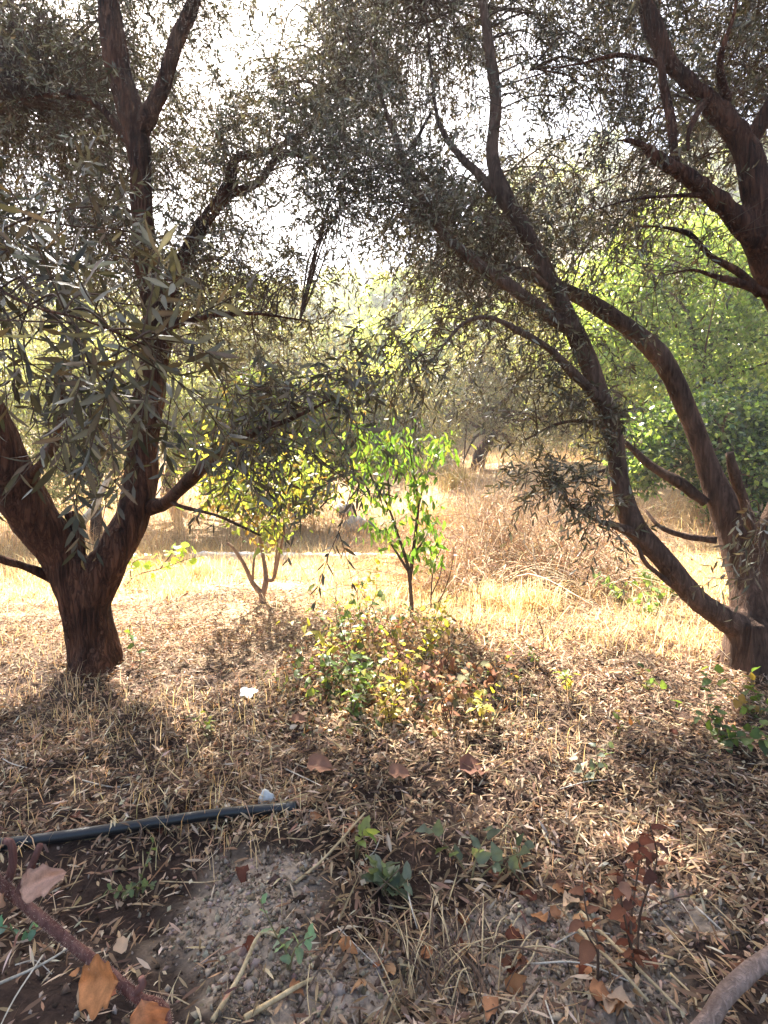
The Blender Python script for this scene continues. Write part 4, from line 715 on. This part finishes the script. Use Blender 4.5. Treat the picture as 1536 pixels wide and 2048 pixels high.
# grass tufts on the slope
def tuft(px, py, n, h, pal, label, d):
    b = P(px, py, d); b[2] = gz(b[0], b[1]); x = b[0] + R.normal(size=n) * .3 * h; y = b[1] + R.normal(size=n) * .22 * h; V, T, Cc = blades(x, y, R.uniform(.3, 1.1, n) * h, .0040, .75, pal); r_ = thing('grass_tuft', label, 'grass tuft', b); part('blades', V, T, r_, Cc, M_STRAW, 'stuff')
tuft(865, 1060, 500, .55, [(0.55, 0.33, 0.16), (0.62, 0.40, 0.2), (0.46, 0.26, 0.12)], 'tall orange-brown dry grass tuft behind the sapling', 8.4)
tuft(915, 1000, 400, .5, [(0.45, 0.38, 0.13), (0.52, 0.45, 0.2), (0.38, 0.28, 0.1)], 'olive-yellow grass tuft below the bent olive trunk', 10.6)
tuft(1190, 1000, 600, .6, [(0.62, 0.45, 0.24), (0.68, 0.52, 0.3)], 'pale golden grass tuft on the slope under the olive sprays', 9.5)
tuft(1060, 1215, 350, .28, STRAW[:2] + STRAW[4:], 'bright straw tuft spilling in front of the dark hollow', float(G(1060, 1222)[1]))
tuft(980, 1205, 350, .26, STRAW[:2] + STRAW[4:], 'bright straw tuft at the left foot of the bramble heap', float(G(980, 1215)[1]))
tuft(400, 1150, 400, .25, STRAW[:2] + STRAW[4:], 'bright straw tuft between the vine shoot and the pruned fruit tree', float(G(400, 1160)[1]))

# concrete edge, boulders, logs
def block(name, label, cat, px0, px1, d0, d1, top, width, col):
    n = 40; x0, x1 = (px0 - 768) / F * d0, (px1 - 768) / F * d1; s = np.linspace(0, 1, n); c = np.stack([x0 + (x1 - x0) * s, d0 + (d1 - d0) * s], 1); nrm = np.array([-(d1 - d0), x1 - x0]); nrm /= np.linalg.norm(nrm)
    prof = [(-.5, -.15), (-.5, top - .015), (-.46, top), (.46, top), (.5, top - .015), (.5, -.15)]; V = []
    for i in range(n):
        for a, z in prof: xy = c[i] + nrm * a * width; V.append([xy[0], xy[1], (0 if z < 0 else 0.0) + z + (0.006 * R.normal() if z > 0 else 0) + 0.0])
    Q = [[i*6+j, i*6+j+1, (i+1)*6+j+1, (i+1)*6+j] for i in range(n - 1) for j in range(5)]; V = np.array(V); base = np.array([x0, d0, 0.0])
    me = mesh_np(name, V - base, [np.array(Q), np.array([[0, 1, 2, 3, 4, 5], [(n-1)*6+k for k in (5, 4, 3, 2, 1, 0)]])], np.array(col), M_STONE, False); tag(link(name, me, None, base), label, cat)
block('concrete_kerb', 'long pale concrete channel edge crossing the far side of the clearing', 'kerb', 380, 800, 6.35, 6.2, 0.10, 0.16, (0.58, 0.54, 0.47))
def rock(name, label, p, r, col, flat=.7, cat='rock', group=None):
    u, v = np.meshgrid(np.linspace(0, 2 * math.pi, 19)[:-1], np.linspace(0, math.pi, 11)); D = np.stack([np.sin(v) * np.cos(u), np.sin(v) * np.sin(u), np.cos(v)], -1)
    off = R.uniform(0, 30); s = 1 + .28 * fbm(D[..., 0] * 1.6 + off, D[..., 1] * 1.6, D[..., 2] * 1.6, 4); V = D * s[..., None] * r * np.array([1.1, .9, flat]); i = np.arange(198).reshape(11, 18); j = np.roll(i, -1, 1)
    Q = np.stack([i[:-1], i[1:], j[1:], j[:-1]], -1).reshape(-1, 4); tag(link(name, mesh_np(name, V.reshape(-1, 3), Q, np.array(col), M_STONE), None, (p[0], p[1], p[2] + r * flat * .5)), label, cat, group)
def on_ground(px, d): x_ = (px - 768) / F * d; return np.array([x_, d, float(gz(x_, d))])
rock('boulder', 'large pale grey boulder half hidden behind the sapling', on_ground(712, 8.6), .19, (0.36, 0.35, 0.32), .8)
rock('boulder', 'smaller grey boulder showing right of the sapling stem', on_ground(846, 8.0), .13, (0.40, 0.39, 0.37), .8)
rock('boulder', 'whitish boulder in the shade behind the larger grey one', on_ground(690, 9.4), .16, (0.42, 0.40, 0.37), .8)
def log(name, label, cat, pts, mat, rough=.06, sides=9):
    q = smooth_path(np.array(pts), 5); root = thing(name, label, cat, q[0, :3]); V, Q, T = tube(q[:, :3], q[:, 3], sides, rough); part('wood', V, [Q, T], root, None, mat); return root
g1, g2 = on_ground(888, 8.8), on_ground(935, 8.9); log('fallen_log', 'short bleached log lying among the dry brush', 'log', [[*(g1 + [0, 0, .03]), .045], [*((g1 + g2) / 2 + [0, 0, .06]), .05], [*(g2 + [0, 0, .05]), .035]], M_PALE)
g0 = on_ground(140, 6.6); log('dead_branch', 'bleached dead branch propped up behind the fork of the V-shaped trunk', 'branch', [[*(g0 - [0, 0, .03]), .05], [*P(160, 1052, 6.6), .05], [*P(185, 1020, 6.6), .045], [*P(210, 970, 6.65), .035], [*P(222, 945, 6.7), .02]], M_PALE)
# black pipe
pts = [G(a, b_) + np.array([0, 0, .017]) for a, b_ in [(-420, 1742), (-200, 1722), (0, 1698), (150, 1684), (300, 1664), (450, 1642), (585, 1624)]]
for q in pts: q[2] = max(q[2], 0.005)
zf = np.polyfit(range(7), [q[2] for q in pts], 2); 
for i, q in enumerate(pts): q[2] = max(np.polyval(zf, i), q[2] - .004)
pth = smooth_path(pts, 8); root = thing('irrigation_pipe', 'black plastic irrigation pipe lying across the litter', 'pipe', pth[0]); V, Q, T = tube(pth, np.full(len(pth), .0150), 16); part('tube', V, [Q, T], root, np.array([.012, .012, .013]), M_PIPE)
cp = pth[-1]; V, Q, T = tube(np.array([pth[-2] + (pth[-1] - pth[-2]) * .3, pth[-1] + unit(pth[-1] - pth[-2]) * .012]), np.array([.0178, .0178]), 16); part('end_cap', V, [Q, T], root, np.array([.016, .016, .017]), M_PIPE)
# stone chip, white scrap
b = G(533, 1608); rock('stone_chip', 'flat whitish stone chip standing by the end of the pipe', b, .022, (0.6, 0.58, 0.54), 1.3, 'stone')
b = G(497, 1394); root = thing('white_scrap', 'torn white scrap lying on the shaded litter', 'scrap', b); ms = leaf_meshes('round', .7, [(0.85, 0.85, 0.82)], M_DRY, 3)
for k in range(5): leaf_obj(ms, b + [0, 0, .02], [math.cos(k * 1.26), math.sin(k * 1.26), R.uniform(0, .5)], [0, -.4, 1], R.uniform(.035, .055), root, name='flap')
# curled bark and big dry leaves
big = leaf_meshes('round', .8, [(0.17, 0.085, 0.06), (0.24, 0.12, 0.075), (0.13, 0.07, 0.05)], M_DRY, 6, .9, .6)
for px, py, s_, lab in [(950, 1556, .10, 'large curled dark brown bark flake on the dappled litter'), (640, 1548, .085, 'rusty curled bark piece with a straw end beside the weeds'), (800, 1566, .07, 'folded brown leaf husk between the two bark pieces'), (598, 1456, .06, 'pinkish dry husk at the shaded side of the weed tangle')]:
    b = G(px, py); o = link('bark_flake', big[R.integers(6)]); o.matrix_local = frame(b + [-s_ * .5, 0, .03], np.array([1, R.normal() * .3, .1]), np.array([0, -.4, 1.]), s_); tag(o, lab, 'bark')
broad = leaf_meshes('ovate', .66, BROWN + RUST[:2] + [(0.48, 0.32, 0.2)], M_DRY, 10, .35, .4, .1)
for i in range(70):
    px, py = (R.uniform(900, 1300), R.uniform(1760, 2040)) if i < 34 else (R.uniform(20, 1500), R.uniform(1430, 2030))
    b = G(px, py); s_ = R.uniform(.025, .048); az = R.uniform(0, 6.28); o = link('fallen_leaf', broad[R.integers(10)]); o.matrix_local = frame(b + [-math.cos(az) * s_ / 2, -math.sin(az) * s_ / 2, .016], np.array([math.cos(az), math.sin(az), R.normal() * .2]), np.array([R.normal() * .3, R.normal() * .3, 1]), s_); tag(o, 'broad brown dried leaf lying on top of the olive litter', 'fallen leaf', 'broad fallen leaves')
# straws and sticks lying in front
def stick(name, label, pts, r, mat, group=None):
    pth = smooth_path(pts, 5); root = thing(name, label, 'stick', pth[0], group); V, Q, T = tube(pth, np.linspace(r, r * .6, len(pth)), 6, .05); part('stem', V, [Q, T], root, None, mat)
def gp(px, py, h): return G(px, py) + np.array([0, 0, h])
for lab, q, r, m in [('straw stem slanting up from the seedlings to the weeds', [(590, 1770, .005), (650, 1730, .02), (730, 1660, .05)], .0040, M_STRAWST),
    ('thick pale straw stalk with a bent tip on the soil crumbs', [(425, 2046, .005), (480, 1970, .02), (520, 1905, .04), (560, 1900, .03)], .0050, M_STRAWST), ('flat tan stalk crossing the soil crumbs low down', [(490, 2046, .01), (600, 1985, .015), (632, 1965, .01)], .0055, M_STRAWST),
    ('pair of long straw stems below the rust-red plant, upper one', [(1160, 1850, .03), (1260, 1950, .03), (1370, 2040, .01)], .0040, M_STRAWST), ('pair of long straw stems below the rust-red plant, lower one', [(1150, 1880, .03), (1240, 1970, .03), (1320, 2040, .01)], .0038, M_STRAWST),
    ('dark wiry stem arching over the pale soil', [(880, 1905, .01), (1020, 1930, .04), (1140, 1965, .05), (1280, 1960, .02)], .0022, M_TWIG), ('grey hooked stick in the tangle of dry stems', [(985, 2046, .005), (960, 1975, .02), (930, 1945, .03), (905, 1900, .01)], .0055, M_TWIG),
    ('thin dark stem slanting across the pale soil crumbs', [(590, 2040, .01), (690, 1900, .05), (820, 1740, .03)], .0020, M_TWIG), ('slim pale stick pointing out from the dark corner', [(-20, 1985, .01), (80, 1950, .02), (150, 1915, .03)], .0032, M_PALE), ('thin straw crossing the dark hollow', [(105, 1828, .01), (170, 1822, .015), (215, 1804, .02)], .0020, M_STRAWST),
    ('thin pale straw on the edge of the soil crumbs', [(318, 1770, .01), (400, 1774, .012), (440, 1768, .01)], .0016, M_STRAWST)]:
    stick('dry_stick', lab, [gp(*a) for a in q], r, m)
for i in range(60):
    px, py = R.uniform(-20, 1556), R.uniform(1420, 2040); a = R.uniform(0, 6.28); L = R.uniform(.06, .2); b = G(px, py) + np.array([0, 0, .022]); e = b + [math.cos(a) * L, math.sin(a) * L, 0]; e[2] = gz(e[0], e[1]) + .02
    stick('litter_twig', 'short thin twig lying loose in the olive litter', [b, (b + e) / 2 + R.normal(size=3) * .01, e], R.uniform(.0012, .0024), [M_TWIG, M_STRAWST, M_PALE][i % 3], 'loose twigs in the litter')
for i in range(60):
    b = G(R.uniform(800, 1020), R.uniform(1890, 2046)); a = R.normal() * .5 + 1.5; L = R.uniform(.08, .2); e = b + np.array([math.cos(a) * L, math.sin(a) * L, R.uniform(.01, .05)])
    stick('straw', 'pale straw in the tangle of dry stems on the ground', [b + [0, 0, .008], (b + e) / 2 + [0, 0, .03], e], R.uniform(.001, .002), [M_TWIG, M_STRAWST][i % 2], 'straws in the ground tangle')
# bare branch lying in the corner
q = np.array([[*P(1250, 2230, .80), .013], [*P(1400, 2060, .84), .0135], [*P(1455, 1985, .88), .0145], [*P(1540, 1915, .94), .015], [*P(1700, 1840, 1.05), .02], [*P(1900, 1800, 1.15), .021]])
q[0, 2] = gz(q[0, 0], q[0, 1]) + .012; q[-1, 2] = gz(q[-1, 0], q[-1, 1]) + .02
root = log('fallen_branch', 'smooth grey-brown fallen branch propped off the ground', 'branch', q, bark_mat('smooth_bark', (.19, .125, .095), (.36, .25, .20), 1.6, .4, .85), .04, 14)
# near sprig with hairy stem
base = np.array([-.30, .30, float(gz(-.30, .30))]); root = thing('hairy_sprig', 'hairy purplish stem with orange withered leaves arching above the dark soil', 'plant', base); sp = .5
main = np.vstack([base - [0, 0, .02], base + [.05, .06, .25], P(330, 2090, sp), P(268, 1990, sp), P(140, 1885, sp), P(40, 1800, sp), P(-30, 1740, sp - .02)]); mp = smooth_path(main, 6)
V, Q, T = tube(mp, np.linspace(.0052, .0048, len(mp)), 9, .07); stp = part('stem', V, [Q, T], root, None, M_REDSTEM)
for qq in [[(30, 1795), (55, 1750), (80, 1690)], [(10, 1780), (25, 1730), (22, 1688), (8, 1682)], [(268, 1990), (285, 1970), (282, 1955)]]:
    pth = smooth_path([P(a, c, sp) for a, c in qq], 4); V, Q, T = tube(pth, np.linspace(.0042, .003, len(pth)), 7); part('shoot', V, [Q, T], root, None, M_REDSTEM)
N = 2600; k = R.integers(6, len(mp) - 1, N); u = R.random(N)[:, None]; pp = mp[k] + (mp[np.minimum(k + 1, len(mp) - 1)] - mp[k]) * u; tn = unit(mp[np.minimum(k + 1, len(mp) - 1)] - mp[k]); nn = unit(np.cross(tn, R.normal(size=(N, 3)))); 
V, T, Cc = leaves(pp + nn * .0047, nn + .3 * R.normal(size=(N, 3)), R.normal(size=(N, 3)), R.uniform(.0015, .0035, N), .00022, .1, np.tile([.55, .42, .34], (N, 1))); part('hairs', V, T, root, Cc, M_DRY, 'stuff')
def big_leaf(ratio, col, seed, lob=.16):
    r2 = np.random.default_rng(seed); nu, nv = 16, 9; u = np.linspace(0, 1, nu); half = .5 * ratio * np.sin(np.pi * u ** .66) ** .6 * (1 + lob * np.sin(u * 17 + seed) + .05 * r2.normal(size=nu)) + .008; half[0] = half[-1] = .01
    vv = np.linspace(-1, 1, nv); U, Vv = np.meshgrid(u, vv, indexing='ij'); Y = Vv * half[:, None]; sw = U + .10 * np.abs(Vv) * (1 - U)
    Z = -.22 * U ** 2 + .35 * np.abs(Y) + .05 * fbm(U * 5 + seed, Y * 9, seed, 3) + .02 * np.sin(U * 26) * np.abs(Vv)
    vein = np.exp(-(Vv / .10) ** 2) + .6 * np.exp(-((np.mod(U * 6 - np.abs(Vv) * 1.6, 1) - .5) / .13) ** 2); blot = fbm(U * 6, Y * 14, seed + 3, 3)
    cc = np.asarray(col)[None, None] * (1 + .22 * vein[..., None] + .28 * blot[..., None]) * np.where(np.abs(Vv) > .9, .7, 1)[..., None]; i = np.arange(nu * nv).reshape(nu, nv)
    return mesh_np('leaf', np.stack([sw, Y, Z], -1), np.stack([i[:-1, :-1], i[1:, :-1], i[1:, 1:], i[:-1, 1:]], -1).reshape(-1, 4), cc.reshape(-1, 3), M_DRY)
cf = np.array([0, -1., .25])
leaf_obj([big_leaf(.95, (0.50, 0.21, 0.08), 1)], P(240, 1962, sp - .01), P(125, 1978, sp) - P(240, 1962, sp), cf + [0, 0, .3], .046, root); leaf_obj([big_leaf(.7, (0.48, 0.21, 0.10), 2)], P(282, 1995, sp - .01), P(305, 2075, sp) - P(282, 1995, sp), cf + [.4, 0, 0], .05, root)
leaf_obj([big_leaf(.62, (0.46, 0.27, 0.19), 3, .06)], P(34, 1782, sp - .01), P(125, 1745, sp) - P(34, 1782, sp), cf + [0, 0, .4], .043, root); leaf_obj([big_leaf(.5, (0.40, 0.19, 0.13), 4)], P(235, 1990, sp + .01), P(215, 1955, sp) - P(250, 1985, sp), cf, .028, root); leaf_obj([big_leaf(.6, (0.48, 0.26, 0.15), 5)], P(10, 1775, sp - .01), P(-40, 1840, sp) - P(10, 1775, sp), cf, .035, root)
hz, hn, hb, ho = new_mat('haze_air'); hn.nodes.remove(hb)
pv = hn.nodes.new('ShaderNodeVolumePrincipled'); pv.inputs['Color'].default_value = (0.95, 0.96, 1, 1); pv.inputs['Density'].default_value = 0.0022; pv.inputs['Anisotropy'].default_value = 0.5; hn.links.new(pv.outputs[0], ho.inputs['Volume'])
x0, x1, y0, y1, z0, z1 = -165, 165, -12, 265, -3, 75
haze = link('haze', mesh_np('haze', [[x0,y0,z0],[x1,y0,z0],[x1,y1,z0],[x0,y1,z0],[x0,y0,z1],[x1,y0,z1],[x1,y1,z1],[x0,y1,z1]], np.array([[0,3,2,1],[4,5,6,7],[0,1,5,4],[1,2,6,5],[2,3,7,6],[3,0,4,7]]), None, hz, False)); haze['kind'] = 'stuff'
print('objects', len(bpy.data.objects), 'tris ~', sum(len(m.loops) - 2 * len(m.polygons) for m in bpy.data.meshes))
